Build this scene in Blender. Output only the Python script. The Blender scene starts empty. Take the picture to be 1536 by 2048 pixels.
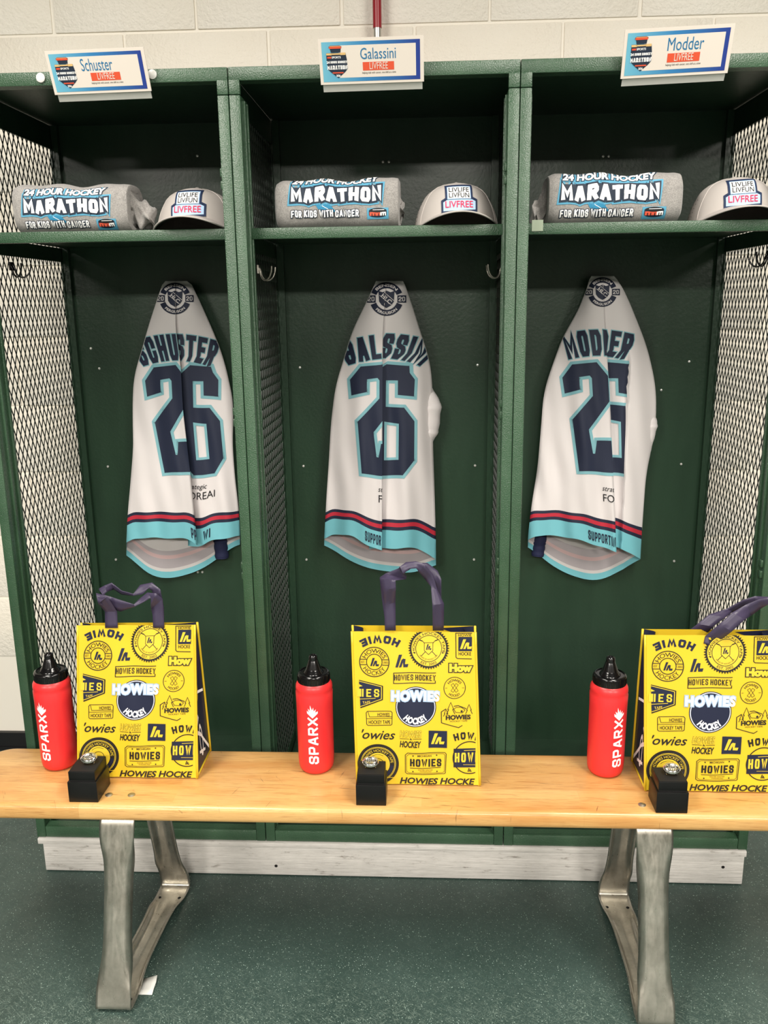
import bpy, bmesh, math, random
from math import sin, cos, pi, sqrt, exp, atan2, radians
from mathutils import Vector, Matrix
random.seed(7)
scene = bpy.context.scene
col = scene.collection

# ------------------------------------------------------------------ camera
CAM = Vector((0.1106, -1.9443, 1.446)); YAW, PITCH, ROLL, FPX = -0.051, -0.2357, -0.0127, 1718.69
_f = Vector((sin(YAW)*cos(PITCH), cos(YAW)*cos(PITCH), sin(PITCH)))
_r0 = Vector((cos(YAW), -sin(YAW), 0)); _u0 = _r0.cross(_f)
_r = _r0*cos(ROLL) + _u0*sin(ROLL); _u = _u0*cos(ROLL) - _r0*sin(ROLL)
cd = bpy.data.cameras.new('camera'); cam = bpy.data.objects.new('camera', cd); col.objects.link(cam)
cd.sensor_fit = 'VERTICAL'; cd.sensor_height = 36.0; cd.sensor_width = 27.0
cd.lens = 36.0*FPX/2048; cd.clip_start = 0.02; cd.clip_end = 60
M = Matrix((( _r.x, _u.x, -_f.x, CAM.x), (_r.y, _u.y, -_f.y, CAM.y), (_r.z, _u.z, -_f.z, CAM.z), (0, 0, 0, 1)))
cam.matrix_world = M
scene.camera = cam

def P(x, y, Y):
    """world point on the vertical plane at depth Y that was surveyed at photo position x, y"""
    d = _f*FPX + _r*(x-768) - _u*(y-1024)
    return CAM + d*((Y-CAM.y)/d.y)

# ------------------------------------------------------------------ world, lights, exposure
w = bpy.data.worlds.new('world'); scene.world = w; w.use_nodes = True
w.node_tree.nodes['Background'].inputs[0].default_value = (1.0, 0.95, 0.87, 1)
w.node_tree.nodes['Background'].inputs[1].default_value = 0.05

def area(name, loc, size, power, target=None, color=(1, .945, .86)):
    l = bpy.data.lights.new(name, 'AREA'); l.shape = 'RECTANGLE'; l.size, l.size_y = size; l.energy = power; l.color = color
    o = bpy.data.objects.new(name, l); col.objects.link(o); o.location = loc
    d = (Vector(target)-Vector(loc)) if target else Vector((0, 0, -1))
    o.rotation_euler = d.to_track_quat('-Z', 'Y').to_euler()
    return o
# ceiling fixtures of the room (ceiling 2.8 m): one row close to the lockers, more rows further back
area('ceiling_light', (-0.95, -1.25, 2.78), (0.6, 1.2), 43)
area('ceiling_light', (1.05, -1.25, 2.78), (0.6, 1.2), 43)
area('ceiling_light', (-2.6, -4.9, 2.78), (1.2, .6), 185)
area('ceiling_light', (0.2, -4.9, 2.78), (1.2, .6), 185)
area('ceiling_light', (3.0, -4.9, 2.78), (1.2, .6), 185)
vs = scene.view_settings
vs.view_transform = 'Standard'; vs.look = 'None'; vs.gamma = 1.0; vs.exposure = 0.40; vs.use_curve_mapping = False

# ------------------------------------------------------------------ materials
def srgb(r, g, b):
    f = lambda c: (c/255/12.92) if c/255 <= .04045 else ((c/255+.055)/1.055)**2.4
    return (f(r), f(g), f(b), 1)
MATS = {}
def mat(name, color, rough=.5, metal=0, spec=.5, coat=0, alpha=1, sheen=0, trans=0):
    if name in MATS: return MATS[name]
    m = bpy.data.materials.new(name); m.use_nodes = True; b = m.node_tree.nodes['Principled BSDF']
    b.inputs['Base Color'].default_value = color; b.inputs['Roughness'].default_value = rough
    b.inputs['Metallic'].default_value = metal; b.inputs['Specular IOR Level'].default_value = spec
    b.inputs['Coat Weight'].default_value = coat; b.inputs['Alpha'].default_value = alpha
    b.inputs['Sheen Weight'].default_value = sheen; b.inputs['Transmission Weight'].default_value = trans
    MATS[name] = m; return m
def nd(m, t, **kw):
    n = m.node_tree.nodes.new(t)
    for k, v in kw.items(): setattr(n, k, v)
    return n
def ln(m, a, b): m.node_tree.links.new(a, b)
def bs(m): return m.node_tree.nodes['Principled BSDF']
def noise(m, scale, detail=3, rough=.5, vec=None, stretch=None):
    n = nd(m, 'ShaderNodeTexNoise'); n.inputs['Scale'].default_value = scale; n.inputs['Detail'].default_value = detail; n.inputs['Roughness'].default_value = rough
    t = vec
    if t is None: t = nd(m, 'ShaderNodeTexCoord').outputs['Object']
    if stretch:
        mp = nd(m, 'ShaderNodeMapping'); mp.inputs['Scale'].default_value = stretch; ln(m, t, mp.inputs[0]); t = mp.outputs[0]
    ln(m, t, n.inputs['Vector']); return n.outputs['Fac']
def ramp(m, fac, stops):
    r = nd(m, 'ShaderNodeValToRGB'); e = r.color_ramp.elements
    while len(e) < len(stops): e.new(.5)
    for k, (p, c) in enumerate(stops): e[k].position = p; e[k].color = c if len(c) == 4 else (*c, 1)
    ln(m, fac, r.inputs[0]); return r.outputs[0]
def bump(m, h, strength, dist=.001, chain=None):
    b = nd(m, 'ShaderNodeBump'); b.inputs['Strength'].default_value = strength; b.inputs['Distance'].default_value = dist
    ln(m, h, b.inputs['Height'])
    if chain: ln(m, chain, b.inputs['Normal'])
    ln(m, b.outputs[0], bs(m).inputs['Normal']); return b.outputs[0]
def mixc(m, fac, a, b, mode='MIX'):
    n = nd(m, 'ShaderNodeMix', data_type='RGBA', blend_type=mode)
    for s, v in ((n.inputs[0], fac), (n.inputs[6], a), (n.inputs[7], b)):
        if hasattr(v, 'is_linked') or hasattr(v, 'links'): ln(m, v, s)
        else: s.default_value = v
    return n.outputs[2]

GREEN = mat('green_enamel', srgb(58, 86, 64), .27, spec=.6)
n1 = noise(GREEN, 360, 2, .6); n2 = noise(GREEN, 9, 4)
bump(GREEN, n1, .7, .0016)
ln(GREEN, ramp(GREEN, n2, [(.3, srgb(50, 78, 56)), (.7, srgb(62, 92, 68))]), bs(GREEN).inputs['Base Color'])
GREEN_IN = mat('green_enamel_smooth_shaded', srgb(36, 64, 42), .33, spec=.4)  # same green with a smoother coat, darkened for the shade inside the lockers
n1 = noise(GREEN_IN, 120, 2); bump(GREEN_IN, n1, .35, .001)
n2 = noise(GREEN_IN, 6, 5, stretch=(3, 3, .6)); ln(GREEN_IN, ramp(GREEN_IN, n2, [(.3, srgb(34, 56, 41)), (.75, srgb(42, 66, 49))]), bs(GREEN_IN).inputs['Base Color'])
MESHM = mat('dark_mesh_paint', srgb(18, 26, 19), .45)
WALL = mat('painted_block', srgb(226, 219, 205), .55)
n1 = noise(WALL, 75, 4, .6); n2 = noise(WALL, 190, 3); n3 = noise(WALL, 2.2, 4)
b1 = bump(WALL, n1, .6, .005); bump(WALL, n2, .5, .002, b1)
ln(WALL, ramp(WALL, n3, [(.25, srgb(240, 231, 214)), (.7, srgb(247, 242, 232))]), bs(WALL).inputs['Base Color'])
MORTAR = mat('painted_mortar', srgb(243, 237, 225), .6)
FLOOR = mat('rubber_floor', srgb(50, 76, 70), .42, spec=.5)
def floor_nodes(m):
    tc = nd(m, 'ShaderNodeTexCoord').outputs['Object']
    n = noise(m, 3.0, 6, .6, tc); base = ramp(m, n, [(.3, srgb(43, 62, 57)), (.7, srgb(61, 80, 75))])
    out = base
    for sc, thr, c in ((260, .10, srgb(170, 190, 180)), (150, .075, srgb(140, 165, 155)), (420, .10, srgb(120, 150, 140))):
        v = nd(m, 'ShaderNodeTexVoronoi'); v.inputs['Scale'].default_value = sc; ln(m, tc, v.inputs['Vector'])
        mth = nd(m, 'ShaderNodeMath', operation='LESS_THAN'); ln(m, v.outputs['Distance'], mth.inputs[0])
        # only some cells carry a chip
        sep = nd(m, 'ShaderNodeSeparateColor'); ln(m, v.outputs['Color'], sep.inputs[0])
        g = nd(m, 'ShaderNodeMath', operation='GREATER_THAN'); ln(m, sep.outputs[0], g.inputs[0]); g.inputs[1].default_value = .60
        tm = nd(m, 'ShaderNodeMath', operation='MULTIPLY'); ln(m, sep.outputs[1], tm.inputs[0]); tm.inputs[1].default_value = thr*2.6
        ln(m, tm.outputs[0], mth.inputs[1])
        mm = nd(m, 'ShaderNodeMath', operation='MULTIPLY'); ln(m, mth.outputs[0], mm.inputs[0]); ln(m, g.outputs[0], mm.inputs[1])
        out = mixc(m, mm.outputs[0], out, c)
    # fine criss-cross scuffs, densest on the worn strip before the bench; they also paint in light glare
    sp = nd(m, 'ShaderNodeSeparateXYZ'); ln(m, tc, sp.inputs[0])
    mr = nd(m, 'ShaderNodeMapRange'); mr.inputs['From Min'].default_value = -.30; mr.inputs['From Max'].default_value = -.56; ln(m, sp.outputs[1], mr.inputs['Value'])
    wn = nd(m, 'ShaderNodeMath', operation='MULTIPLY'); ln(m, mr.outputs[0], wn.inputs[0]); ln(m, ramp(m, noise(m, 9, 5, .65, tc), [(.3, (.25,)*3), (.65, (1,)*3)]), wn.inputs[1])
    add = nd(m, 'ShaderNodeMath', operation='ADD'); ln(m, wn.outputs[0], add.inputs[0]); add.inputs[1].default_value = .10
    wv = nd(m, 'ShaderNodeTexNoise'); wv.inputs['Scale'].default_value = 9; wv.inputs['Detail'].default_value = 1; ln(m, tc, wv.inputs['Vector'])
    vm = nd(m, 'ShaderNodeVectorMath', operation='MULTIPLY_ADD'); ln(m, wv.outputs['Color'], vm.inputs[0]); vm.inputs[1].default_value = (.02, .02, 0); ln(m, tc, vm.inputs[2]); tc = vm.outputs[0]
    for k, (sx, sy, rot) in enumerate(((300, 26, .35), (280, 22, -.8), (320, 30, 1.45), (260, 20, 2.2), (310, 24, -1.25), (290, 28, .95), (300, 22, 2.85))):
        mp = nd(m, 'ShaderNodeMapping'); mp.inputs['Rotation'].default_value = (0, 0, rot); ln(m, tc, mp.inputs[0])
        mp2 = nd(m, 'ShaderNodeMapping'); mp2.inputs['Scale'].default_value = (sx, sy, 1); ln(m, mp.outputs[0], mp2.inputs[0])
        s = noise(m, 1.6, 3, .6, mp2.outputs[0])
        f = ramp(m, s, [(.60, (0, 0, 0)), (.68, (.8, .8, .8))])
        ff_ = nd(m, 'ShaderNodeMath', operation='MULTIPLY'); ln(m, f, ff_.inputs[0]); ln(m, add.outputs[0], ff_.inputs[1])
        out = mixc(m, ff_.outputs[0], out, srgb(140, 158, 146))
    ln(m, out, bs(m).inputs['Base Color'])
    nb = noise(m, 300, 2, .5, tc); bump(m, nb, .25, .001)
    ln(m, ramp(m, noise(m, 30, 4, .6, tc), [(.3, (.34,)*3), (.7, (.52,)*3)]), bs(m).inputs['Roughness'])
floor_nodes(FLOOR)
COVE = mat('black_vinyl', srgb(18, 18, 20), .45)
WOOD = mat('maple_bench', srgb(214, 168, 96), .33, spec=.5, coat=.15)
def wood_nodes(m):
    tc = nd(m, 'ShaderNodeTexCoord').outputs['Object']
    # staves glued side by side: long thin cells along x
    br = nd(m, 'ShaderNodeTexBrick'); br.offset = .37; br.inputs['Scale'].default_value = 1
    br.inputs['Brick Width'].default_value = .52; br.inputs['Row Height'].default_value = .034; br.inputs['Mortar Size'].default_value = .0004
    br.inputs['Color1'].default_value = (0, 0, 0, 1); br.inputs['Color2'].default_value = (1, 1, 1, 1); br.inputs['Mortar'].default_value = (.3, .3, .3, 1)
    ln(m, tc, br.inputs['Vector'])
    stave = ramp(m, br.outputs['Color'], [(0, srgb(188, 136, 74)), (.5, srgb(206, 158, 94)), (1, srgb(220, 176, 112))])
    g = noise(m, 14, 6, .62, tc, (1.2, 16, 16)); grain = ramp(m, g, [(.32, srgb(156, 102, 52)), (.5, srgb(220, 176, 112)), (.72, srgb(196, 144, 82))])
    out = mixc(m, .45, stave, grain)
    p = noise(m, 5, 3, .5, tc, (.7, 3, 3)); out = mixc(m, ramp(m, p, [(.50, (0, 0, 0)), (.70, (.55,)*3)]), out, srgb(188, 118, 50))
    for sx, sy, rot, th, st in ((3, 60, .12, .66, .75), (2, 40, -.05, .69, .6), (70, 4, .35, .68, .7), (60, 5, -.5, .69, .6)):
        mp = nd(m, 'ShaderNodeMapping'); mp.inputs['Rotation'].default_value = (0, 0, rot); ln(m, tc, mp.inputs[0])
        mp2 = nd(m, 'ShaderNodeMapping'); mp2.inputs['Scale'].default_value = (sx, sy, 4); ln(m, mp.outputs[0], mp2.inputs[0])
        s = noise(m, 1.8, 4, .65, mp2.outputs[0]); f = ramp(m, s, [(th, (0, 0, 0)), (th+.05, (st,)*3)])
        out = mixc(m, f, out, srgb(84, 54, 30))
    ln(m, out, bs(m).inputs['Base Color'])
    bump(m, g, .12, .001)
wood_nodes(WOOD)
STEEL = mat('worn_aluminium', srgb(178, 173, 162), .32, metal=.92)
n1 = noise(STEEL, 20, 5, .6, stretch=(6, 6, .7)); ln(STEEL, ramp(STEEL, n1, [(.3, (.25,)*3), (.7, (.45,)*3)]), bs(STEEL).inputs['Roughness'])
n2 = noise(STEEL, 14, 6, .65); ln(STEEL, ramp(STEEL, n2, [(.3, srgb(164, 159, 148)), (.62, srgb(202, 197, 186)), (.8, srgb(172, 162, 140))]), bs(STEEL).inputs['Base Color'])
WHITEWOOD = mat('white_painted_wood', srgb(214, 210, 204), .5)
n1 = noise(WHITEWOOD, 10, 5, .6, stretch=(1, 18, 18)); bump(WHITEWOOD, n1, .6, .003)
n2 = noise(WHITEWOOD, 26, 5, .7, stretch=(.8, 3, 3)); ln(WHITEWOOD, ramp(WHITEWOOD, n2, [(.27, srgb(128, 120, 112)), (.4, srgb(206, 202, 197)), (.7, srgb(221, 217, 212))]), bs(WHITEWOOD).inputs['Base Color'])
BRIGHT = mat('bare_steel_bolt', srgb(225, 225, 220), .3, metal=.6)
JWHITE = mat('jersey_white_knit', srgb(232, 226, 226), .75, sheen=.2)
JIN = mat('jersey_inside_knit', srgb(214, 209, 208), .85)
JIN2 = mat('jersey_inside_faint_stripe', srgb(180, 172, 176), .85)
JIN3 = mat('jersey_inside_faint_red', srgb(208, 178, 178), .85)
NAVY = mat('navy_ink', srgb(30, 38, 62), .65)
CYAN = mat('ice_blue_knit', srgb(120, 194, 206), .7)
CYAN2 = mat('ice_blue_ink', srgb(134, 190, 200), .7)
RED = mat('red_stripe', srgb(196, 42, 62), .7)
JBLUE = mat('navy_sleeve_knit', srgb(24, 30, 66), .8)
GREY = mat('heather_grey_jersey', srgb(158, 154, 150), .9, sheen=.3)
n1 = noise(GREY, 420, 2, .7); n2 = noise(GREY, 90, 4, .7)
mixg = mixc(GREY, .5, ramp(GREY, n1, [(.35, srgb(118, 115, 113)), (.65, srgb(178, 174, 170))]), ramp(GREY, n2, [(.3, srgb(132, 129, 127)), (.7, srgb(166, 162, 158))]))
ln(GREY, mixg, bs(GREY).inputs['Base Color']); bump(GREY, n1, .2, .0008)
CAPM = mat('cap_light_grey_twill', srgb(188, 181, 176), .8); bump(CAPM, noise(CAPM, 600, 2), .15, .0006)
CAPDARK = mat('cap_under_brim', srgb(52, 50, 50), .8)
INKW = mat('white_ink', srgb(250, 250, 250), .6)
INKN = mat('shirt_navy_ink', srgb(22, 38, 58), .65)
INKB = mat('shirt_blue_ink', srgb(88, 160, 192), .7)
INKB2 = mat('shirt_deep_blue_ink', srgb(40, 130, 170), .7)
INKO = mat('shirt_orange_ink', srgb(232, 92, 66), .65)
PATCHB = mat('patch_pale_blue', srgb(176, 206, 238), .7)
PATCHN = mat('patch_navy_border', srgb(24, 42, 76), .7)
PATCHR = mat('patch_red_thread', srgb(226, 52, 84), .7)
BLK = mat('black_ink', srgb(16, 16, 20), .6)
SIGNW = mat('sign_card', srgb(228, 218, 208), .35)
SIGNT = mat('sign_blue_ink', srgb(30, 112, 160), .5)
SIGNR = mat('sign_orange_ink', srgb(224, 84, 52), .5)
GOLD = mat('badge_gold_ink', srgb(224, 186, 124), .5)
ACRYL = mat('clear_acrylic', srgb(236, 236, 230), .12, spec=.5, alpha=.55)
ROOMW = mat('room_paint', srgb(84, 82, 78), .7)
MAGNET = mat('white_magnet', srgb(232, 230, 226), .35)
BAGY = mat('yellow_woven_bag', srgb(224, 191, 46), .33, spec=.45)
nb = noise(BAGY, 38, 3); bump(BAGY, nb, .12, .002)
BAGN = mat('bag_navy_print', srgb(32, 36, 60), .35)
BAGK = mat('bag_black_print', srgb(36, 32, 30), .4)
BAGYI = mat('bag_yellow_print', srgb(228, 196, 56), .38)
BAGW = mat('bag_white_print', srgb(244, 244, 248), .38)
BAGL = mat('bag_pale_blue_print', srgb(160, 186, 216), .38)
RIBBON = mat('purple_navy_ribbon', srgb(64, 56, 80), .4); bump(RIBBON, noise(RIBBON, 900, 1), .1, .0004)
REDB = mat('red_squeeze_plastic', srgb(232, 50, 52), .36, spec=.5)
bs(REDB).inputs['Subsurface Weight'].default_value = .08; bs(REDB).inputs['Subsurface Radius'].default_value = (.02, .004, .003)
CAPB = mat('glossy_black_plastic', srgb(14, 13, 14), .16, spec=.6)
BOXB = mat('black_box_card', srgb(14, 14, 14), .38, spec=.35)
BOXI = mat('black_box_velvet', srgb(10, 10, 11), .7)
SILVER = mat('polished_silver', srgb(222, 218, 210), .14, metal=1)
STONE = mat('clear_stone', srgb(250, 248, 240), .05, metal=.7)
RPIPE = mat('red_pipe_paint', srgb(156, 26, 40), .35)
GALV = mat('galvanised_coupling', srgb(200, 198, 192), .3, metal=.8)
PAPER = mat('white_scrap_paper', srgb(220, 220, 215), .7)
TAPE = mat('cloudy_tape', srgb(176, 190, 166), .45, alpha=.7)
HOLE = mat('dark_hole', srgb(8, 8, 8), .9)

# ------------------------------------------------------------------ object helpers
ORG = {}
def tag(o, label=None, cat=None, group=None, kind=None):
    if label: o['label'] = label
    if cat: o['category'] = cat
    if group: o['group'] = group
    if kind: o['kind'] = kind
    return o
def thing(name, loc, label, cat, group=None):
    o = bpy.data.objects.new(name, None); col.objects.link(o); o.location = loc; o.empty_display_size = .05
    ORG[o.name] = Vector(loc); return tag(o, label, cat, group)
class MB:
    def __init__(s): s.v = []; s.f = []; s.m = []
    def add(s, vs, fs, mi=0):
        k = len(s.v); s.v += [Vector(p) for p in vs]; s.f += [tuple(i+k for i in f) for f in fs]; s.m += [mi]*len(fs); return s
    def box(s, a, b, mi=0, bev=0):
        x0, y0, z0 = a; x1, y1, z1 = b
        if bev:
            bm = bmesh.new(); bmesh.ops.create_cube(bm, size=1)
            for v in bm.verts: v.co = Vector(((x0+x1)/2+v.co.x*(x1-x0), (y0+y1)/2+v.co.y*(y1-y0), (z0+z1)/2+v.co.z*(z1-z0)))
            bmesh.ops.bevel(bm, geom=bm.edges[:], offset=bev, segments=2, affect='EDGES', profile=.5)
            bm.verts.index_update(); s.add([v.co.copy() for v in bm.verts], [[v.index for v in f.verts] for f in bm.faces], mi); bm.free(); return s
        vs = [(x0, y0, z0), (x1, y0, z0), (x1, y1, z0), (x0, y1, z0), (x0, y0, z1), (x1, y0, z1), (x1, y1, z1), (x0, y1, z1)]
        return s.add(vs, [(0, 3, 2, 1), (4, 5, 6, 7), (0, 1, 5, 4), (1, 2, 6, 5), (2, 3, 7, 6), (3, 0, 4, 7)], mi)
    def grid(s, rows, mi=0, closed=False, mifn=None):
        n = len(rows[0]); k = len(s.v); s.v += [Vector(p) for r in rows for p in r]
        for i in range(len(rows)-1):
            for j in range(n if closed else n-1):
                j2 = (j+1) % n
                s.f.append((k+i*n+j, k+i*n+j2, k+(i+1)*n+j2, k+(i+1)*n+j)); s.m.append(mifn(i, j) if mifn else mi)
        return s
    def tube(s, pts, r, seg=8, mi=0, cap=True):
        pts = [Vector(p) for p in pts]; rr = r if isinstance(r, (list, tuple)) else [r]*len(pts); rows = []
        up = Vector((0.13, .21, .97)).normalized(); prev = None
        for i, p in enumerate(pts):
            t = (pts[min(i+1, len(pts)-1)]-pts[max(i-1, 0)]).normalized()
            a = (prev if prev is not None else (up if abs(t.dot(up)) < .9 else Vector((1, 0, 0))))
            a = (a - t*a.dot(t)).normalized(); prev = a; b = t.cross(a)
            rows.append([p+(a*cos(2*pi*j/seg)+b*sin(2*pi*j/seg))*rr[i] for j in range(seg)])
        k = len(s.v); s.grid(rows, mi, True)
        if cap:
            s.f.append(tuple(k+j for j in reversed(range(seg)))); s.m.append(mi)
            e = k+(len(rows)-1)*seg; s.f.append(tuple(e+j for j in range(seg))); s.m.append(mi)
        return s
    def lathe(s, prof, c, seg=40, mi=0, mifn=None):
        rows = [[(c[0]+r*cos(2*pi*j/seg), c[1]+r*sin(2*pi*j/seg), c[2]+z) for j in range(seg)] for r, z in prof]
        return s.grid(rows, mi, True, mifn)
    def build(s, name, mats, parent=None, smooth=False, label=None, auto=None):
        me = bpy.data.meshes.new(name); mats = mats if isinstance(mats, (list, tuple)) else [mats]
        org = ORG.get(parent.name, Vector((0, 0, 0))) if parent else Vector((0, 0, 0))
        me.from_pydata([tuple(v-org) for v in s.v], [], s.f)
        for m in mats: me.materials.append(m)
        me.polygons.foreach_set('material_index', s.m)
        if smooth: me.polygons.foreach_set('use_smooth', [True]*len(me.polygons))
        me.update()
        if auto: me.set_sharp_from_angle(angle=radians(auto))
        o = bpy.data.objects.new(name, me); col.objects.link(o)
        if parent: o.parent = parent; ORG[o.name] = org
        if label: o['label'] = label
        return o
def lerp(a, b, t): return a+(b-a)*t
def interp(pts, x):
    if x <= pts[0][0]: return pts[0][1]
    for (a, va), (b, vb) in zip(pts, pts[1:]):
        if x <= b: return va+(vb-va)*(x-a)/(b-a)
    return pts[-1][1]
def smi(pts, x, w=10.0): return sum(interp(pts, x+k*w) for k in (-1, -.6, -.3, 0, .3, .6, 1))/7
def sm(a, b, x):
    t = max(0, min(1, (x-a)/(b-a))); return t*t*(3-2*t)

# ------------------------------------------------------------------ flat print (lettering and marks as thin ink shapes)
_tc = {}
def text_tris(body, bold=0, shear=0, space=1.0):
    key = (body, bold, shear, space)
    if key in _tc: return _tc[key]
    cu = bpy.data.curves.new('t', 'FONT'); cu.body = body; cu.offset = bold; cu.resolution_u = 3; cu.shear = shear; cu.space_character = space
    o = bpy.data.objects.new('t', cu); col.objects.link(o)
    dg = bpy.context.evaluated_depsgraph_get(); me = bpy.data.meshes.new_from_object(o.evaluated_get(dg))
    me.calc_loop_triangles()
    vs = [(v.co.x, v.co.y) for v in me.vertices]
    tr = [tuple(vs[i] for i in t.vertices) for t in me.loop_triangles]
    bpy.data.objects.remove(o); bpy.data.curves.remove(cu); bpy.data.meshes.remove(me)
    _tc[key] = tr; return tr
def stroke(pl, T, closed=False, cap=True):
    pts = [Vector((a[0], a[1])) for a in pl]; n = len(pts)
    if cap and not closed:
        pts[0] = pts[0]+(pts[0]-pts[1]).normalized()*T/2; pts[-1] = pts[-1]+(pts[-1]-pts[-2]).normalized()*T/2
    L, R = [], []
    for i in range(n):
        a = pts[i-1] if (i > 0 or closed) else None; b = pts[(i+1) % n] if (i < n-1 or closed) else None
        d1 = (pts[i]-a).normalized() if a is not None else None; d2 = (b-pts[i]).normalized() if b is not None else None
        if d1 is None: d1 = d2
        if d2 is None: d2 = d1
        n1 = Vector((-d1.y, d1.x)); n2 = Vector((-d2.y, d2.x)); m = n1+n2
        if m.length < .2: m = n1
        m.normalize(); k = T/2/max(.62, m.dot(n1)); L.append(pts[i]+m*k); R.append(pts[i]-m*k)
    out = []
    for i in range(n if closed else n-1):
        j = (i+1) % n; out += [(tuple(L[i]), tuple(R[i]), tuple(R[j])), (tuple(L[i]), tuple(R[j]), tuple(L[j]))]
    return out
c_ = .16
GL = {
 'A': (1.0, [[(0, 0), (.42, 1), (.58, 1), (1, 0)], [(.2, .28), (.8, .28)]]),
 'B': (.95, [[(0, 0), (0, 1), (1-c_, 1), (1, 1-c_), (1, .6), (1-c_, .52), (0, .52)], [(1-c_, .52), (1, .44), (1, c_), (1-c_, 0), (0, 0)]]),
 'C': (.95, [[(1, .68), (1, 1-c_), (1-c_, 1), (c_, 1), (0, 1-c_), (0, c_), (c_, 0), (1-c_, 0), (1, c_), (1, .32)]]),
 'D': (.95, [[(0, 0), (0, 1), (.75, 1), (1, .8), (1, .2), (.75, 0), (0, 0)]]),
 'E': (.85, [[(1, 1), (0, 1), (0, 0), (1, 0)], [(0, .52), (.8, .52)]]),
 'F': (.85, [[(1, 1), (0, 1), (0, 0)], [(0, .5), (.8, .5)]]),
 'G': (.95, [[(1, .7), (1, 1-c_), (1-c_, 1), (c_, 1), (0, 1-c_), (0, c_), (c_, 0), (1-c_, 0), (1, c_), (1, .48), (.55, .48)]]),
 'H': (.95, [[(0, 0), (0, 1)], [(1, 0), (1, 1)], [(0, .5), (1, .5)]]),
 'I': (.0, [[(.5, 0), (.5, 1)]]),
 'K': (.95, [[(0, 0), (0, 1)], [(1, 1), (.12, .46)], [(.3, .58), (1, 0)]]),
 'L': (.8, [[(0, 1), (0, 0), (1, 0)]]),
 'M': (1.25, [[(0, 0), (0, 1), (.5, .3), (1, 1), (1, 0)]]),
 'N': (1.0, [[(0, 0), (0, 1), (1, 0), (1, 1)]]),
 'O': (.95, [[(c_, 0), (0, c_), (0, 1-c_), (c_, 1), (1-c_, 1), (1, 1-c_), (1, c_), (1-c_, 0), (c_, 0)]]),
 'P': (.95, [[(0, 0), (0, 1), (1-c_, 1), (1, 1-c_), (1, .56), (1-c_, .42), (0, .42)]]),
 'R': (.95, [[(0, 0), (0, 1), (1-c_, 1), (1, 1-c_), (1, .62), (1-c_, .48), (0, .48)], [(.5, .48), (1, 0)]]),
 'S': (.95, [[(1, .74), (1, 1-c_), (1-c_, 1), (c_, 1), (0, 1-c_), (0, .66), (c_, .55), (1-c_, .45), (1, .34), (1, c_), (1-c_, 0), (c_, 0), (0, c_), (0, .26)]]),
 'T': (.95, [[(0, 1), (1, 1)], [(.5, 1), (.5, 0)]]),
 'U': (.95, [[(0, 1), (0, c_), (c_, 0), (1-c_, 0), (1, c_), (1, 1)]]),
 'V': (1.0, [[(0, 1), (.5, 0), (1, 1)]]),
 'W': (1.3, [[(0, 1), (.25, 0), (.5, .8), (.75, 0), (1, 1)]]),
 'X': (1.0, [[(0, 0), (1, 1)], [(0, 1), (1, 0)]]),
 'Y': (1.0, [[(0, 1), (.5, .5), (1, 1)], [(.5, .5), (.5, 0)]]),
 '2': (.95, [[(0, .74), (0, 1-c_), (c_, 1), (1-c_, 1), (1, 1-c_), (1, .6), (0, .14), (0, 0), (1, 0)]]),
 '0': (.95, [[(c_, 0), (0, c_), (0, 1-c_), (c_, 1), (1-c_, 1), (1, 1-c_), (1, c_), (1-c_, 0), (c_, 0)]]),
}
def block_tris(body, T=.2, w=.46, gap=.12, grow=0):
    """straight-cut block capitals, height 1; grow widens every stroke for an outline"""
    x = 0; out = []
    for ch in body:
        if ch == ' ': x += w*.7; continue
        k, pls = GL[ch]; cw = w*k
        for pl in pls:
            q = [(x+T/2+(p[0]*cw if k else 0), T/2+p[1]*(1-T)) for p in pl]
            cl = (pl[0] == pl[-1])
            out += stroke(q[:-1] if cl else q, T+2*grow, cl)
        x += cw+T+gap
    return out, x-gap
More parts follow.
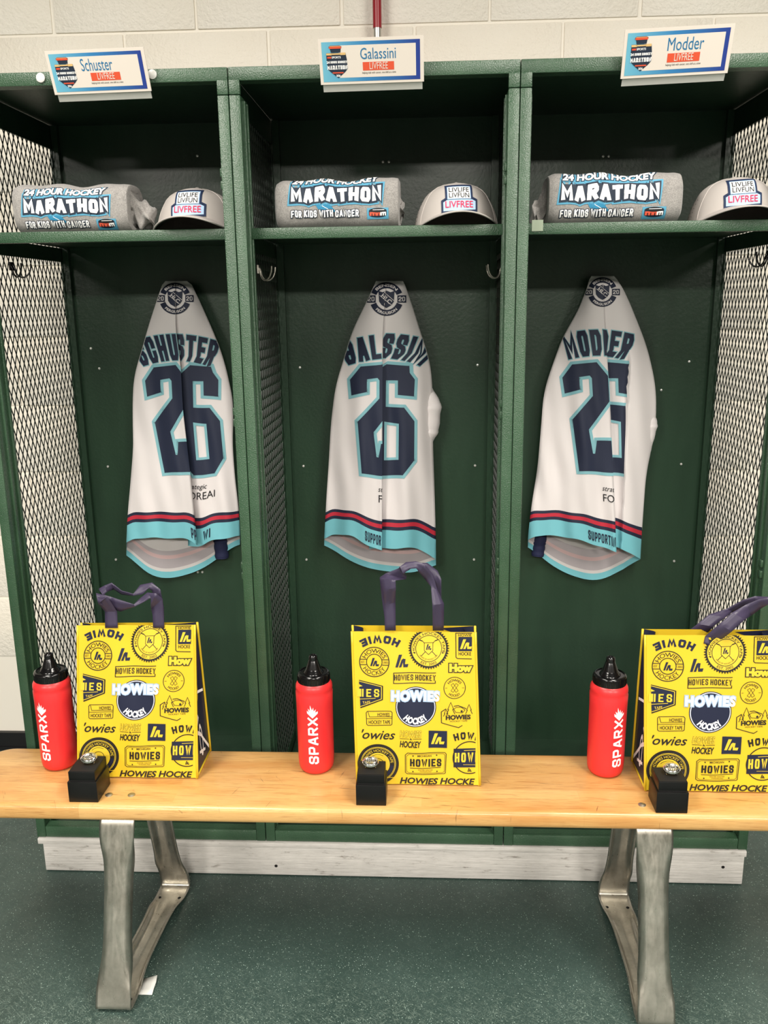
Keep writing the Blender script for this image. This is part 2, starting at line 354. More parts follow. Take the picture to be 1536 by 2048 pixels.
class Art:
    """2-D ink layout; y grows upward. Items: (triangle, material, layer)"""
    def __init__(s): s.t = []
    def tris(s, tr, m, lay=0): s.t += [(t, m, lay) for t in tr]; return s
    def fit(s, tr, box, m, lay=0, rot=0, bend=None, ref=None, keep=False):
        xs = [p[0] for t in (ref or tr) for p in t]; ys = [p[1] for t in (ref or tr) for p in t]
        x0, x1, y0, y1 = min(xs), max(xs), min(ys), max(ys); bx0, by0, bx1, by1 = box
        cx, cy = (bx0+bx1)/2, (by0+by1)/2; sx = (bx1-bx0)/max(1e-6, x1-x0); sy = (by1-by0)/max(1e-6, y1-y0)
        out = []
        for t in tr:
            q = []
            for (a, b) in t:
                a = (a-(x0+x1)/2)*sx; b = (b-(y0+y1)/2)*sy
                if bend:      # bend = radius, >0 arch centre below
                    ang = a/bend; a, b = (bend+b)*sin(ang), (bend+b)*cos(ang)-bend
                if rot: a, b = a*cos(rot)-b*sin(rot), a*sin(rot)+b*cos(rot)
                q.append((cx+a, cy+b))
            out.append(tuple(q))
        return s.tris(out, m, lay)
    def text(s, body, box, m, lay=0, bold=.02, shear=0, rot=0, bend=None, out=None, outm=None, space=1.0):
        tr = text_tris(body, bold, shear, space)
        if out: s.fit(text_tris(body, bold+out, shear, space), box, outm, lay-1, rot, bend, ref=tr)
        return s.fit(tr, box, m, lay, rot, bend)
    def block(s, body, box, m, lay=0, T=.2, w=.46, gap=.12, rot=0, bend=None, out=None, outm=None, shear=0):
        tr, _ = block_tris(body, T, w, gap)
        sh = lambda q: [tuple((a+b*shear, b) for a, b in t) for t in q]
        if out: s.fit(sh(block_tris(body, T, w, gap, out)[0]), box, outm, lay-1, rot, bend, ref=sh(tr))
        return s.fit(sh(tr), box, m, lay, rot, bend)
    def rect(s, x0, y0, x1, y1, m, lay=0): return s.tris([((x0, y0), (x1, y0), (x1, y1)), ((x0, y0), (x1, y1), (x0, y1))], m, lay)
    def poly(s, pts, m, lay=0):
        from mathutils.geometry import tessellate_polygon
        ps = [Vector((p[0], p[1], 0)) for p in pts]
        return s.tris([tuple((ps[i].x, ps[i].y) for i in t) for t in tessellate_polygon([ps])], m, lay)
    def line(s, pl, T, m, lay=0, closed=False): return s.tris(stroke(pl, T, closed, False), m, lay)
    def disc(s, c, r, m, lay=0, seg=48, scal=0):
        pts = [((r+(scal*cos(seg/4*2*pi*j/seg*2) if scal else 0))*cos(2*pi*j/seg)+c[0], (r+(scal*cos(seg/4*2*pi*j/seg*2) if scal else 0))*sin(2*pi*j/seg)+c[1]) for j in range(seg)]
        return s.tris([(tuple(c), pts[j], pts[(j+1) % seg]) for j in range(seg)], m, lay)
    def ring(s, c, r, T, m, lay=0, a0=0, a1=2*pi, seg=48):
        full = abs(a1-a0-2*pi) < 1e-6
        pts = [(c[0]+r*cos(a0+(a1-a0)*j/seg), c[1]+r*sin(a0+(a1-a0)*j/seg)) for j in range(seg+(0 if full else 1))]
        return s.tris(stroke(pts, T, full, False), m, lay)
    def arc(s, body, c, r, h, m, lay=0, width=None, up=True, bold=.03, font='text'):
        """text along a circle; up: top of the circle, else along the bottom reading left to right"""
        tr = text_tris(body, bold) if font == 'text' else block_tris(body)[0]
        xs = [p[0] for t in tr for p in t]; ys = [p[1] for t in tr for p in t]
        k = h/(max(ys)-min(ys)); W = width or (max(xs)-min(xs))*k; kx = W/(max(xs)-min(xs)); mx = (max(xs)+min(xs))/2; y0 = min(ys)
        out = []
        for t in tr:
            q = []
            for a, b in t:
                a = (a-mx)*kx; b = (b-y0)*k
                if up: th = a/r; q.append((c[0]+(r+b)*sin(th), c[1]+(r+b)*cos(th)))
                else: th = a/r; q.append((c[0]+(r-b)*sin(th), c[1]-(r-b)*cos(th)))
            out.append(tuple(q))
        return s.tris(out, m, lay)
    def clip(s, x0=-1e9, y0=-1e9, x1=1e9, y1=1e9):
        out = []
        for t, m, l in s.t:
            poly = list(t)
            for ax, val, sg in ((0, x0, 1), (0, x1, -1), (1, y0, 1), (1, y1, -1)):
                if abs(val) > 1e8: continue
                q = []
                for i in range(len(poly)):
                    a, b = poly[i], poly[(i+1) % len(poly)]; da, db = sg*(a[ax]-val), sg*(b[ax]-val)
                    if da >= 0: q.append(a)
                    if da*db < 0:
                        u = da/(da-db); q.append((a[0]+(b[0]-a[0])*u, a[1]+(b[1]-a[1])*u))
                poly = q
                if not poly: break
            for i in range(1, len(poly)-1): out.append(((poly[0], poly[i], poly[i+1]), m, l))
        s.t = out; return s
    def scaled(s, fn):
        a = Art(); a.t = [(tuple(fn(*p) for p in t), m, l) for t, m, l in s.t]; return a
    def build(s, name, parent, mapfn, maxlen=None, label=None):
        """mapfn(x, y, layer) -> world point just above the surface"""
        mb = MB(); mats = []; cache = {}
        def vid(p, l):
            k = (round(p[0], 5), round(p[1], 5), l)
            if k not in cache: cache[k] = len(mb.v); mb.v.append(Vector(mapfn(p[0], p[1], l)))
            return cache[k]
        for t, m, l in s.t:
            if m not in mats: mats.append(m)
            mi = mats.index(m); st = [t]
            while st:
                q = st.pop()
                if maxlen:
                    e = [((q[i][0]-q[(i+1) % 3][0])**2+(q[i][1]-q[(i+1) % 3][1])**2) for i in range(3)]; i = e.index(max(e))
                    if e[i] > maxlen*maxlen:
                        a, b, d = q[i], q[(i+1) % 3], q[(i+2) % 3]; h = ((a[0]+b[0])/2, (a[1]+b[1])/2)
                        st += [(a, h, d), (h, b, d)]; continue
                ids = [vid(p, l) for p in q]
                if len(set(ids)) == 3: mb.f.append(tuple(ids)); mb.m.append(mi)
        return mb.build(name, mats, parent, smooth=bool(maxlen), label=label)

# ================================================================== THE SETTING
BZ, H, D = .103, 1.935, .528
SEAM_L, SEAM_R, OUT_L, OUT_R = -.305, .305, -.910, .916
WY = .645
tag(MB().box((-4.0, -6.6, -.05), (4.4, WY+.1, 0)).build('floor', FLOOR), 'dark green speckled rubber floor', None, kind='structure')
wall = tag(MB().box((-4.0, WY+.004, 0), (4.4, WY+.12, 2.8)).build('wall_back', MORTAR), 'cream painted concrete block wall behind the lockers', None, kind='structure')
CH, CL = .2065, .402
bmb = MB().box((-CL/2+.004, -.001, -CH/2+.0035), (CL/2-.004, .012, CH/2-.0035), bev=.003)
proto = bmb.build('block', WALL, wall, smooth=True, auto=40); bme = proto.data
first = True
for r in range(-9, 3):
    zc = 2.19 + (r+.5)*CH
    if zc < .1 or zc > 2.7: continue
    off = -.12 if r % 2 == 0 else .078
    for k in range(-6, 7):
        xc = off + (k+.5)*CL
        if xc < -2.2 or xc > 2.4: continue
        if first: o = proto; first = False
        else: o = bpy.data.objects.new('block', bme); col.objects.link(o); o.parent = wall
        o.location = (xc+random.uniform(-.001, .001), WY+random.uniform(-.0008, .0008), zc)
bb = MB().box((-2.4, WY-.012, 0), (2.6, WY+.003, .062)).box((-2.4, WY-.018, 0), (2.6, WY-.010, .012))
tag(bb.build('baseboard_back', COVE), 'black vinyl cove base along the block wall', None, kind='structure')

# the rest of the room shell, behind and beside the viewer, darkened to cut bounce light
for nm, a, b, lb in (('wall_left', (-4.1, -6.6, 0), (-4.0, WY+.1, 2.8), 'dark grey painted side wall on the left of the room'), ('wall_right', (4.4, -6.6, 0), (4.5, WY+.1, 2.8), 'dark grey painted side wall on the right of the room'),
                     ('wall_front', (-4.1, -6.7, 0), (4.5, -6.6, 2.8), 'dark grey painted wall facing the lockers'), ('ceiling', (-4.1, -6.7, 2.8), (4.5, WY+.12, 2.86), 'dark grey ceiling of the locker room')):
    tag(MB().box(a, b).build(nm, ROOMW), lb, None, kind='structure')

# white plank plinth under the lockers
pl = thing('plinth', (0, .02, 0), 'white painted wooden plinth under the row of green lockers', 'plinth')
m = MB().box((OUT_L+.012, .002, .002), (OUT_R-.004, .04, .083), bev=.003); m.build('board', WHITEWOOD, pl, smooth=True, auto=40)
m = MB().box((OUT_L+.002, -.004, .085), (OUT_R-.002, .06, BZ-.002), bev=.002); m.build('top_board', WHITEWOOD, pl, smooth=True, auto=40)
nm = MB(); nm.add([(cos(2*pi*j/10)*.0042, -.0008, sin(2*pi*j/10)*.0042) for j in range(10)], [tuple(range(10))])
nail = None
for x, z in ((-.282, .030), (.86, .052)):
    if nail is None: nail = nm.build('nail', HOLE, pl); nme = nail.data; o = nail
    else: o = bpy.data.objects.new('nail', nme); col.objects.link(o); o.parent = pl
    o.location = (x, .0015, z); ORG[o.name] = Vector((0, 0, 0))

# red pipe with its coupling and flange, on the wall above the lockers
pp = thing('red_pipe', (-.021, .60, 2.10), 'red painted vertical pipe on the block wall above the middle locker', 'pipe')
MB().tube([(-.021, .605, 2.172), (-.021, .605, 2.79)], .0118, 20).build('pipe', RPIPE, pp, smooth=True, auto=50)
MB().tube([(-.021, .605, 2.135), (-.021, .605, 2.174)], .0105, 20).build('coupling', GALV, pp, smooth=True, auto=50, label='galvanised steel coupling')
MB().lathe([(.0, .0), (.030, 0), (.034, .004), (.034, .010), (.014, .015), (.0, .015)], (-.021, .605, 2.121), 28).build('flange', RPIPE, pp, smooth=True, auto=50)
MB().box((-.062, .57, 1.99), (.02, WY-.008, 2.122), bev=.006).build('junction_box', RPIPE, pp, smooth=True, auto=40)

# ================================================================== LOCKERS
def expanded(x, y0, y1, z0, z1, swd=.0238, lwd=.049, wd=.0026, th=.0016):
    m = MB(); ny = int((y1-y0)/(swd/2)); nz = int((z1-z0)/(lwd/2)); sy = (y1-y0)/ny; sz = (z1-z0)/nz
    for i in range(ny):
        for j in range(nz):
            up = (i+j) % 2 == 0
            a = Vector((x, y0+i*sy, z0+(j if up else j+1)*sz)); b = Vector((x, y0+(i+1)*sy, z0+(j+1 if up else j)*sz))
            d = (b-a).normalized(); n = Vector((0, -d.z, d.y))*wd/2; t = Vector((th/2, 0, 0)); a = a-d*.001; b = b+d*.001
            m.add([a+n+t, a-n+t, a-n-t, a+n-t, b+n+t, b-n+t, b-n-t, b+n-t], [(0, 1, 5, 4), (1, 2, 6, 5), (2, 3, 7, 6), (3, 0, 4, 7)])
    return m
BOLT = MB().lathe([(.0038, 0), (.0038, .001), (.003, .0025), (.0, .003)], (0, 0, 0), 12)
BOLT.v = [Vector((v.x, -v.z, v.y)) for v in BOLT.v]
bolt_me = None; tab_me = None
def put(mename, mb, mats, parent, loc, store):
    """shared-mesh small piece at a world position"""
    if store.get(mename) is None:
        o = mb.build(mename, mats, None, smooth=True, auto=50); store[mename] = o.data
    else: o = bpy.data.objects.new(mename, store[mename]); col.objects.link(o)
    o.parent = parent; o.location = Vector(loc)-ORG[parent.name]; return o
STORE = {}
TAB = MB().box((-.004, -.003, -.009), (.004, .010, .009), bev=.002)
SW, HH, SD = .0235, .027, .078
def hook(m, p, sx):
    """double wire coat hook: two prongs spreading from a small plate on the side panel"""
    p = Vector(p)
    for s in (-1, 1):
        d = Vector((sx*.85, s*.55, 0)).normalized(); pts = [p+Vector((0, s*.005, .012))]
        for k in range(0, 15):
            a = pi*k/14; pts.append(p+Vector((sx*.003, s*.005, 0))+d*(.021-.019*cos(a))+Vector((0, 0, -.026*sin(a)+.012*k/14)))
        m.tube(pts, .0020, 8)
    m.box((p.x-.002, p.y-.010, p.z-.004), (p.x+.002, p.y+.010, p.z+.016)); return m
def locker(x0, x1, label, left_mesh, right_mesh, bolts, tabs, hooks):
    t = thing('locker', ((x0+x1)/2, 0, BZ), label, 'locker', 'green open-front lockers in a row')
    a, b = x0+.0008, x1-.0008
    for s in (0, 1):
        xa, xb = (a, a+SW) if s == 0 else (b-SW, b)
        m = MB().box((xa, 0, BZ+.0), (xb, .012, H-.0545), bev=.002)              # face of the stile
        xi = xb if s == 0 else xa; sg = 1 if s == 0 else -1
        m.box((min(xi-sg*.004, xi-sg*.001), .010, BZ), (max(xi-sg*.004, xi-sg*.001), SD, H-.054))
        for yy in (.030, .058): m.box((min(xi-sg*.002, xi+sg*.004), yy, BZ+.03), (max(xi-sg*.002, xi+sg*.004), yy+.010, H-.06), bev=.0012)
        m.build('frame_post', GREEN, t, smooth=True, auto=40)
    m = MB().box((a, 0, H-HH), (b, .012, H), bev=.002)
    for xa, xb in ((a, a+SW), (b-SW, b)): m.box((xa, 0, H-.0535), (xb, .012, H-HH+.003), bev=.002)
    m.box((a+.004, .010, H-HH), (b-.004, .03, H-HH+.004)); m.build('header', GREEN, t, smooth=True, auto=40)
    MB().box((a+SW, .001, BZ), (b-SW, .012, BZ+.030), bev=.002).box((a+SW, .010, BZ+.024), (b-SW, .03, BZ+.030)).build('sill', GREEN, t, smooth=True, auto=40)
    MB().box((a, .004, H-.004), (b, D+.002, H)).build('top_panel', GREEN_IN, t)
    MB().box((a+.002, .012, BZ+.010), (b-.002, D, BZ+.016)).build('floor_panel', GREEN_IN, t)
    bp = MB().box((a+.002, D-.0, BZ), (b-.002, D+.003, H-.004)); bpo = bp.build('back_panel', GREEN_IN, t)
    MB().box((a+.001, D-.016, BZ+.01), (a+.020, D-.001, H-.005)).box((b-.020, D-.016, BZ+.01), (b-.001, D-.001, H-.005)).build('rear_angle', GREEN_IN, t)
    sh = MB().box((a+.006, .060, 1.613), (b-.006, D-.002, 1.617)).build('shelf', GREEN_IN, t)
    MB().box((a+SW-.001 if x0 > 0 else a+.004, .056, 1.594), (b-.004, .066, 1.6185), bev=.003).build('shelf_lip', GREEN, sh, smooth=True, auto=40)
    for flag, x in ((left_mesh, x0+.0015), (right_mesh, x1-.0015)):
        if not flag: continue
        expanded(x, .070, D-.006, BZ+.02, H-.050).build('mesh_panel', MESHM, t)
        m = MB()
        sx = 1 if flag == left_mesh and x < (x0+x1)/2 else -1
        for za, zb in ((H-.066, H-.005), (BZ+.015, BZ+.05), (1.575, 1.612)): m.box((x-.0025, .060, za), (x+.0025, D-.002, zb))
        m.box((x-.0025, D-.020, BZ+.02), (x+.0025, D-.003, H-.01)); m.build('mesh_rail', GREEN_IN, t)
    for x, z in bolts: put('bolt', BOLT, BRIGHT, t, (x, D-.0005, z), STORE)
    for x, z in tabs:
        for dz in (-.013, .013): put('hinge_tab', TAB, GREEN, t, (x, .012, z+dz), STORE)
    for p, sx in hooks: hook(MB(), p, sx).build('coat_hook', STEEL if abs(p[0]) < .4 else CAPB, t, smooth=True, auto=50)
    return t
def bolts_px(lst): return [(P(x, y, D).x, P(x, y, D).z) for x, y in lst]
def tab_z(x, ys): return [(x, P(1010, y, 0).z) for y in ys]
L1 = locker(OUT_L, SEAM_L, 'green steel locker with mesh side, leftmost, holding the jersey lettered SCHUSTER', True, True,
       bolts_px([(182, 697), (199, 737), (216, 933), (232, 1119), (396, 1144), (405, 1144), (395, 312)]), tab_z(SEAM_L-SW-.002, (345, 832, 1146)), [((OUT_L+.004, .20, 1.545), 1)])
L2 = locker(SEAM_L, SEAM_R, 'green steel locker in the middle, holding the jersey lettered GALASSINI', False, True,
       bolts_px([(600, 735), (955, 730), (607, 932), (950, 931), (613, 1119), (948, 1119), (766, 324), (778, 324)]), tab_z(SEAM_R-SW-.002, (345, 820, 1136)), [((SEAM_L+.006, .22, 1.53), 1), ((SEAM_R-.006, .30, 1.53), -1)])
L3 = locker(SEAM_R, OUT_R, 'green steel locker with mesh side, rightmost, holding the jersey lettered MODDER', False, True,
       bolts_px([(1378, 723), (1362, 928), (1348, 1122), (1206, 313), (1217, 313), (1322, 780)]), tab_z(OUT_R-SW-.002, (830, 1140)), [((OUT_R-.004, .20, 1.545), -1)])
a = P(1064, 440, .055); b_ = P(1086, 462, .055)
MB().box((a.x, .0545, b_.z), (b_.x, .0556, a.z)).build('tape', TAPE, L3, label='cloudy strip of tape on the shelf edge')

# ================================================================== BENCH
bench = thing('bench', (.1, -.266, 0), 'varnished maple locker room bench on bent aluminium legs in front of the lockers', 'bench')
BT = .445
def bench_top():
    x0, x1, y0, y1, z0, z1, R_ = -.905, 1.12, -.386, -.147, .408, BT, .055
    out = []
    for cx, cy, a0 in ((x1-R_, y1-R_, 0), (x0+R_, y1-R_, pi/2), (x0+R_, y0+R_, pi), (x1-R_, y0+R_, 1.5*pi)):
        for k in range(9): an = a0+pi/2*k/8; out.append((cx+R_*cos(an), cy+R_*sin(an)))
    bm = bmesh.new(); f = bm.faces.new([bm.verts.new((x, y, z0)) for x, y in out])
    r = bmesh.ops.extrude_face_region(bm, geom=[f]); vs = [e for e in r['geom'] if isinstance(e, bmesh.types.BMVert)]
    bmesh.ops.translate(bm, verts=vs, vec=(0, 0, z1-z0)); bmesh.ops.recalc_face_normals(bm, faces=bm.faces[:])
    ed = [e for e in bm.edges if abs(e.verts[0].co.z-e.verts[1].co.z) < 1e-6]
    bmesh.ops.bevel(bm, geom=ed, offset=.011, segments=4, affect='EDGES', profile=.5); bm.verts.index_update()
    m = MB().add([v.co.copy() for v in bm.verts], [[v.index for v in f.verts] for f in bm.faces]); bm.free()
    return m.build('bench_top', WOOD, bench, smooth=True, auto=35)
bench_top()
def pedestal(xc, rot):
    ctrl = [(-.285, .402), (-.352, .402), (-.458, .006), (-.052, .006), (-.150, .402), (-.215, .402)]
    rad = [0, .022, .014, .020, .022, 0]; path = []
    for i, (y, z) in enumerate(ctrl):
        p = Vector((y, z))
        if rad[i] == 0: path.append((p, 0)); continue
        a = Vector(ctrl[i-1]); b = Vector(ctrl[i+1]); d1 = (a-p).normalized(); d2 = (b-p).normalized(); r = rad[i]
        for k in range(7):
            u = k/6; path.append((p+d1*r*(1-u)**2+d2*r*u**2, 0))
    fine = []
    for (p, _), (q, _) in zip(path, path[1:]):
        n = max(1, int((q-p).length/.012)); fine += [p.lerp(q, k/n) for k in range(n)]
    fine.append(path[-1][0])
    cum = [0]
    for p, q in zip(fine, fine[1:]): cum.append(cum[-1]+(q-p).length)
    rows = []; corners = [Vector(c) for c in ctrl]
    cen = Vector((-.25, .2))
    for i, p in enumerate(fine):
        t = (fine[min(i+1, len(fine)-1)]-fine[max(i-1, 0)]).normalized(); n = Vector((-t.y, t.x))
        if n.dot(cen-p) < 0: n = -n
        dc = min((p-c).length for c in corners); fl = .017*sm(.035, .11, dc); wd = .078-.017*sm(.02, .16, dc)
        row = []
        for k in range(13):
            s = -1+2*k/12; e = max(0, (abs(s)-.55)/.45)
            q = p+n*(fl*(e**1.7)+.004*sm(.03, .1, dc)*(1-abs(s)*2 if abs(s) < .5 else 0)*-.6)
            x = s*wd/2*(1-.04*e)
            row.append((xc+x+rot*(q.x+.25), q.x, q.y))
        rows.append(row)
    m = MB().grid(rows); o = m.build('pedestal', STEEL, bench, smooth=True)
    so = o.modifiers.new('sheet', 'SOLIDIFY'); so.thickness = .0042; so.offset = 0
    for dx in (-.025, .025):
        for yy in (-.103, -.428):
            q = MB().add([(xc+dx+rot*(yy+.25)+.0042*cos(2*pi*j/12), yy+.0042*sin(2*pi*j/12), .0088) for j in range(12)], [tuple(range(12))])
            q.build('bolt_hole', HOLE, o)
    return o
pedestal(-.541, .045)
pedestal(.577, -.01)
bm_ = MB().lathe([(.0, .0022), (.005, .0020), (.0078, .0010), (.0082, -.002)], (0, 0, 0), 16)
for x, y in ((218, 1590), (263, 1590), (1284, 1610), (1330, 1606)):
    d = _f*FPX+_r*(x-768)-_u*(y-1024); q = CAM+d*((BT-CAM.z)/d.z)
    put('bolt_head', bm_, STEEL, bench, (q.x, q.y, BT), STORE)
# torn scrap of paper by the left pedestal
d = _f*FPX+_r*(292-768)-_u*(1975-1024); q = CAM+d*((0-CAM.z)/d.z)
m = MB().grid([[(q.x+.010*k-.012+.003*random.random(), q.y-.022+.015*j, .002+.010*(k/3)*(j/3)**1.5) for k in range(4)] for j in range(4)])
o = m.build('paper_scrap', PAPER, None, smooth=True); tag(o, 'torn scrap of white paper on the floor beside the left bench leg', 'paper scrap')
so = o.modifiers.new('sheet', 'SOLIDIFY'); so.thickness = .0006

# ================================================================== JERSEYS
N2 = [(10, 190), (120, 165), (120, 90), (195, 80), (210, 95), (210, 200), (55, 345), (85, 650), (330, 635), (325, 455), (222, 462), (205, 540), (190, 540), (168, 400), (325, 230), (325, 80), (250, 0), (75, 15), (0, 95)]
N6 = [(0, 80), (80, 0), (250, 10), (325, 90), (320, 190), (205, 180), (205, 95), (120, 95), (120, 250), (250, 255), (325, 335), (325, 560), (245, 645), (80, 645), (0, 565)]
N6H = [(120, 345), (205, 355), (205, 550), (120, 550)]
def jersey(label, name, L, R, F, hemL, hemR, back, hid, top, uname, unum, crest, sleeves, hide_right=None, hemtext=None, small=None, nsx=.84, swirl=0):
    Y0 = .438; vt, vh = top, 1080.0
    root_p = P((L[0][1]+R[0][1])/2, vt, Y0+.03)
    root = thing('hockey_jersey', root_p, label, 'jersey', 'white hockey jerseys hung in the lockers')
    def table(fn, lo, hi, st):
        tb = [fn(lo+k*st) for k in range(int((hi-lo)/st)+2)]; n = len(tb)
        def f(x):
            u = (x-lo)/st; u = 0 if u < 0 else (n-1.001 if u > n-1.001 else u); i = int(u); return tb[i]+(tb[i+1]-tb[i])*(u-i)
        return f
    fl = table(lambda v: lerp(interp(L, v), smi(L, v, 26), sm(vt+10, vt+50, v)), vt-10, 1130, 1.0); fr = table(lambda v: lerp(interp(R, v), smi(R, v, 26), sm(vt+10, vt+50, v)), vt-10, 1130, 1.0); ff = table(lambda v: smi(F, v, 14), vt-10, 1130, 1.0)
    xlo, xhi = min(p[1] for p in L)-20, max(p[1] for p in R)+20
    hL = table(lambda x: smi(hemL, x, 9), xlo, xhi, 1.0); hR = table(lambda x: smi(hemR, x, 9), xlo, xhi, 1.0)
    def dep(px, v, lay):
        l, r, x = fl(v), fr(v), ff(v); s = min(1, max(0, (px-l)/(r-l))); g = .25+.75*sm(vt+30, vt+300, v)
        d = Y0+.034*abs(2*s-1)**3.0
        d += g*((.0062*sin((px-x)/15.0+v/150.0+swirl)+.0030*sin((px-x)/6.5-v/90.0+2*swirl)*sm(vt+20, vt+300, v))+.0012*sin((px-x)/9-v/22.0)*sm(vt+60, vt+420, v))
        if lay == 'L': d -= .016*exp(-max(0, x-px)/26.0)*g
        else: d += .012*exp(-max(0, px-x)/30.0)*g
        if hide_right:
            xr = interp(hide_right, v); q = sm(690, 740, v)
            if px > xr: d -= .013*exp(-(px-xr)/26.0)*q
            elif lay == 'R': d += .010*exp(-(xr-px)/20.0)*q
        e = sm(0, 1, 1-min(1, (v-vt)/16.0)); return lerp(d, Y0+.030, e)
    def pos(px, v, lay, off=0):
        h = (hL if lay == 'L' else hR)(px); wv = max(0, (v-vt)/(vh-vt))**3
        py = v+(h-vh)*wv+1.2*sin(px/9.0+v/40)*wv
        return P(px, py, dep(px, v, lay)-off)
    tt = [0, .006, .015, .03]+[.03+.91*k/52 for k in range(1, 53)]
    cy, st = (vh-33-vt)/(vh-vt), (vh-53-vt)/(vh-vt); s1, s2 = st+(cy-st)*.3, st+(cy-st)*.68
    tt = sorted(set([t for t in tt if t < st-.004]+[st, s1, s2, cy, (cy+1)/2, 1-.021, 1-.006, 1]))
    NL, NB = 24, 26; rows = []
    for t in tt:
        v = vt+t*(vh-vt); l, r, x = fl(v), fr(v), ff(v); h = interp(hid, v)/2*.8; g = .25+.75*sm(vt+30, vt+300, v)
        row = [pos(lerp(l, x, k/NL), v, 'L') for k in range(NL+1)]
        for k in range(1, 4): row.append(pos(x-h*k/3, v, 'L', -.010*g*k/3-.004))
        row += [pos(lerp(x-h, x, k/3), v, 'R', -.006) for k in range(3)]
        row += [pos(lerp(x, r, k/NL), v, 'R') for k in range(NL+1)]
        nfront = len(row)
        e = 1-sm(0, 1, 1-min(1, (v-vt)/16.0)); yb = Y0+.030+.034*e
        yt = vt
        pr, prb = row[-1], None
        bk = []
        for k in range(NB+1):
            px = lerp(r, l, k/NB); py = yt+t*(smi(back, px, 26)-yt); bul = .010*sin(pi*k/NB)*e + .004*e*sin(k*.9+v/80)
            bk.append(P(px, py, yb+bul-(.014 if k in (0, NB) else 0)*e))
        row += bk; rows.append(row)
    n = len(rows[0]); bands = {'body': MB(), 'hem_stripe': MB(), 'hem_band': MB(), 'lining': MB()}
    rowmat = []
    for i in range(len(tt)-1):
        tm = (tt[i]+tt[i+1])/2; rowmat.append('body' if tm < st else ('hem_stripe' if tm < cy else 'hem_band'))
    ids = {k: {} for k in bands}; flat = {}
    for i in range(len(rows)-1):
        for j in range(n):
            j2 = (j+1) % n; isback = nfront <= j < n-1
            tm = (tt[i]+tt[i+1])/2
            if isback:
                key = 'lining'; mi = 3 if tt[i] > .978 else (1 if (.905 < tm < .925 or .94 < tm < .956) else (2 if .925 <= tm <= .94 else 0))
            else: key = rowmat[i]; mi = (1 if s1 < tm < s2 else 0) if key == 'hem_stripe' else 0
            b = bands[key]; d = ids[key]; f = []
            for a in ((i, j), (i, j2), (i+1, j2), (i+1, j)):
                if a not in d: d[a] = len(b.v); b.v.append(Vector(rows[a[0]][a[1]]))
                f.append(d[a])
            b.f.append(tuple(f)); b.m.append(mi)
    bands['body'].f.append(tuple(ids['body'][(0, j)] for j in range(nfront))); bands['body'].m.append(0)
    bands['body'].build('body', JWHITE, root, smooth=True)
    bands['hem_stripe'].build('hem_stripe', [NAVY, RED], root, smooth=True, label='navy and red stripes above the hem')
    bands['hem_band'].build('hem_band', CYAN, root, smooth=True, label='ice blue hem')
    bands['lining'].build('lining', [JIN, JIN2, JIN3, CYAN], root, smooth=True, label='pale inside of the back with an ice blue hem')
    # sleeves tucked behind
    for pts, rr, mt, lb in sleeves:
        nn = 22; path = []; rad = []
        for k in range(nn+1):
            u = k/nn*(len(pts)-1); i = min(int(u), len(pts)-2); g = [lerp(pts[i][c], pts[i+1][c], sm(0, 1, u-i)) for c in range(3)]
            path.append(P(*g)); rad.append(lerp(rr[i], rr[i+1], sm(0, 1, u-i))*(1+.05*sin(k*1.7)))
        mm = MB().tube(path, rad, 20); mm.build('sleeve', mt, root, smooth=True, label=lb)
    def mapper(side, dx=0):
        def f(u, yv, lay):
            v = -yv; x = ff(v); px = u+x-ff(760) if side == 'L' else u+x-ff(760)-interp(hid, v)
            px += dx; off = .0012+.0005*lay; l, r = fl(v), fr(v); extra = 0
            if px < l+1: extra = (l+1-px)*.0015; px = l+1
            if px > r-1: extra = (px-r+1)*.0015; px = r-1
            return pos(px, v, side, off-extra)
        return f
    uf = ff(760)
    def two(art, nm, lb, ml=3.0):
        a = Art(); a.t = list(art.t); a.clip(x1=uf)
        if a.t: a.build(nm, root, mapper('L'), ml, lb)
        b = Art(); b.t = [(t, m, l) for t, m, l in art.t]
        # the right-hand part starts where the pleat lets the cloth re-appear
        b.clip(x0=uf+6)
        q = []
        for t, m, l in b.t:
            v = -sum(p[1] for p in t)/3; px = sum(p[0] for p in t)/3-interp(hid, v)
            q.append((t, m, l))
        b.t = q
        b2 = Art()
        for t, m, l in q:
            st = [t]
            while st:
                k = st.pop(); e = [((k[i][0]-k[(i+1) % 3][0])**2+(k[i][1]-k[(i+1) % 3][1])**2) for i in range(3)]; i = e.index(max(e))
                strad = False
                if hide_right and e[i] > .4:
                    sd = [(p[0]+ff(-p[1])-ff(760)-interp(hid, -p[1])) > interp(hide_right, -p[1])-.5 for p in k]; strad = any(sd) and not all(sd) and -k[0][1] > 690
                if e[i] > 9 or strad:
                    a_, b_, d_ = k[i], k[(i+1) % 3], k[(i+2) % 3]; h = ((a_[0]+b_[0])/2, (a_[1]+b_[1])/2); st += [(a_, h, d_), (h, b_, d_)]; continue
                v = -sum(p[1] for p in k)/3; u = sum(p[0] for p in k)/3; px = u+ff(v)-ff(760)-interp(hid, v)
                if px < ff(v)-9: continue
                if hide_right and v > 700 and px > interp(hide_right, v)-.5: continue
                b2.t.append((k, m, l))
        if b2.t: b2.build(nm, root, mapper('R'), None, lb)
        return
    # number 26
    k = .335; x0, y0 = unum; a = Art()
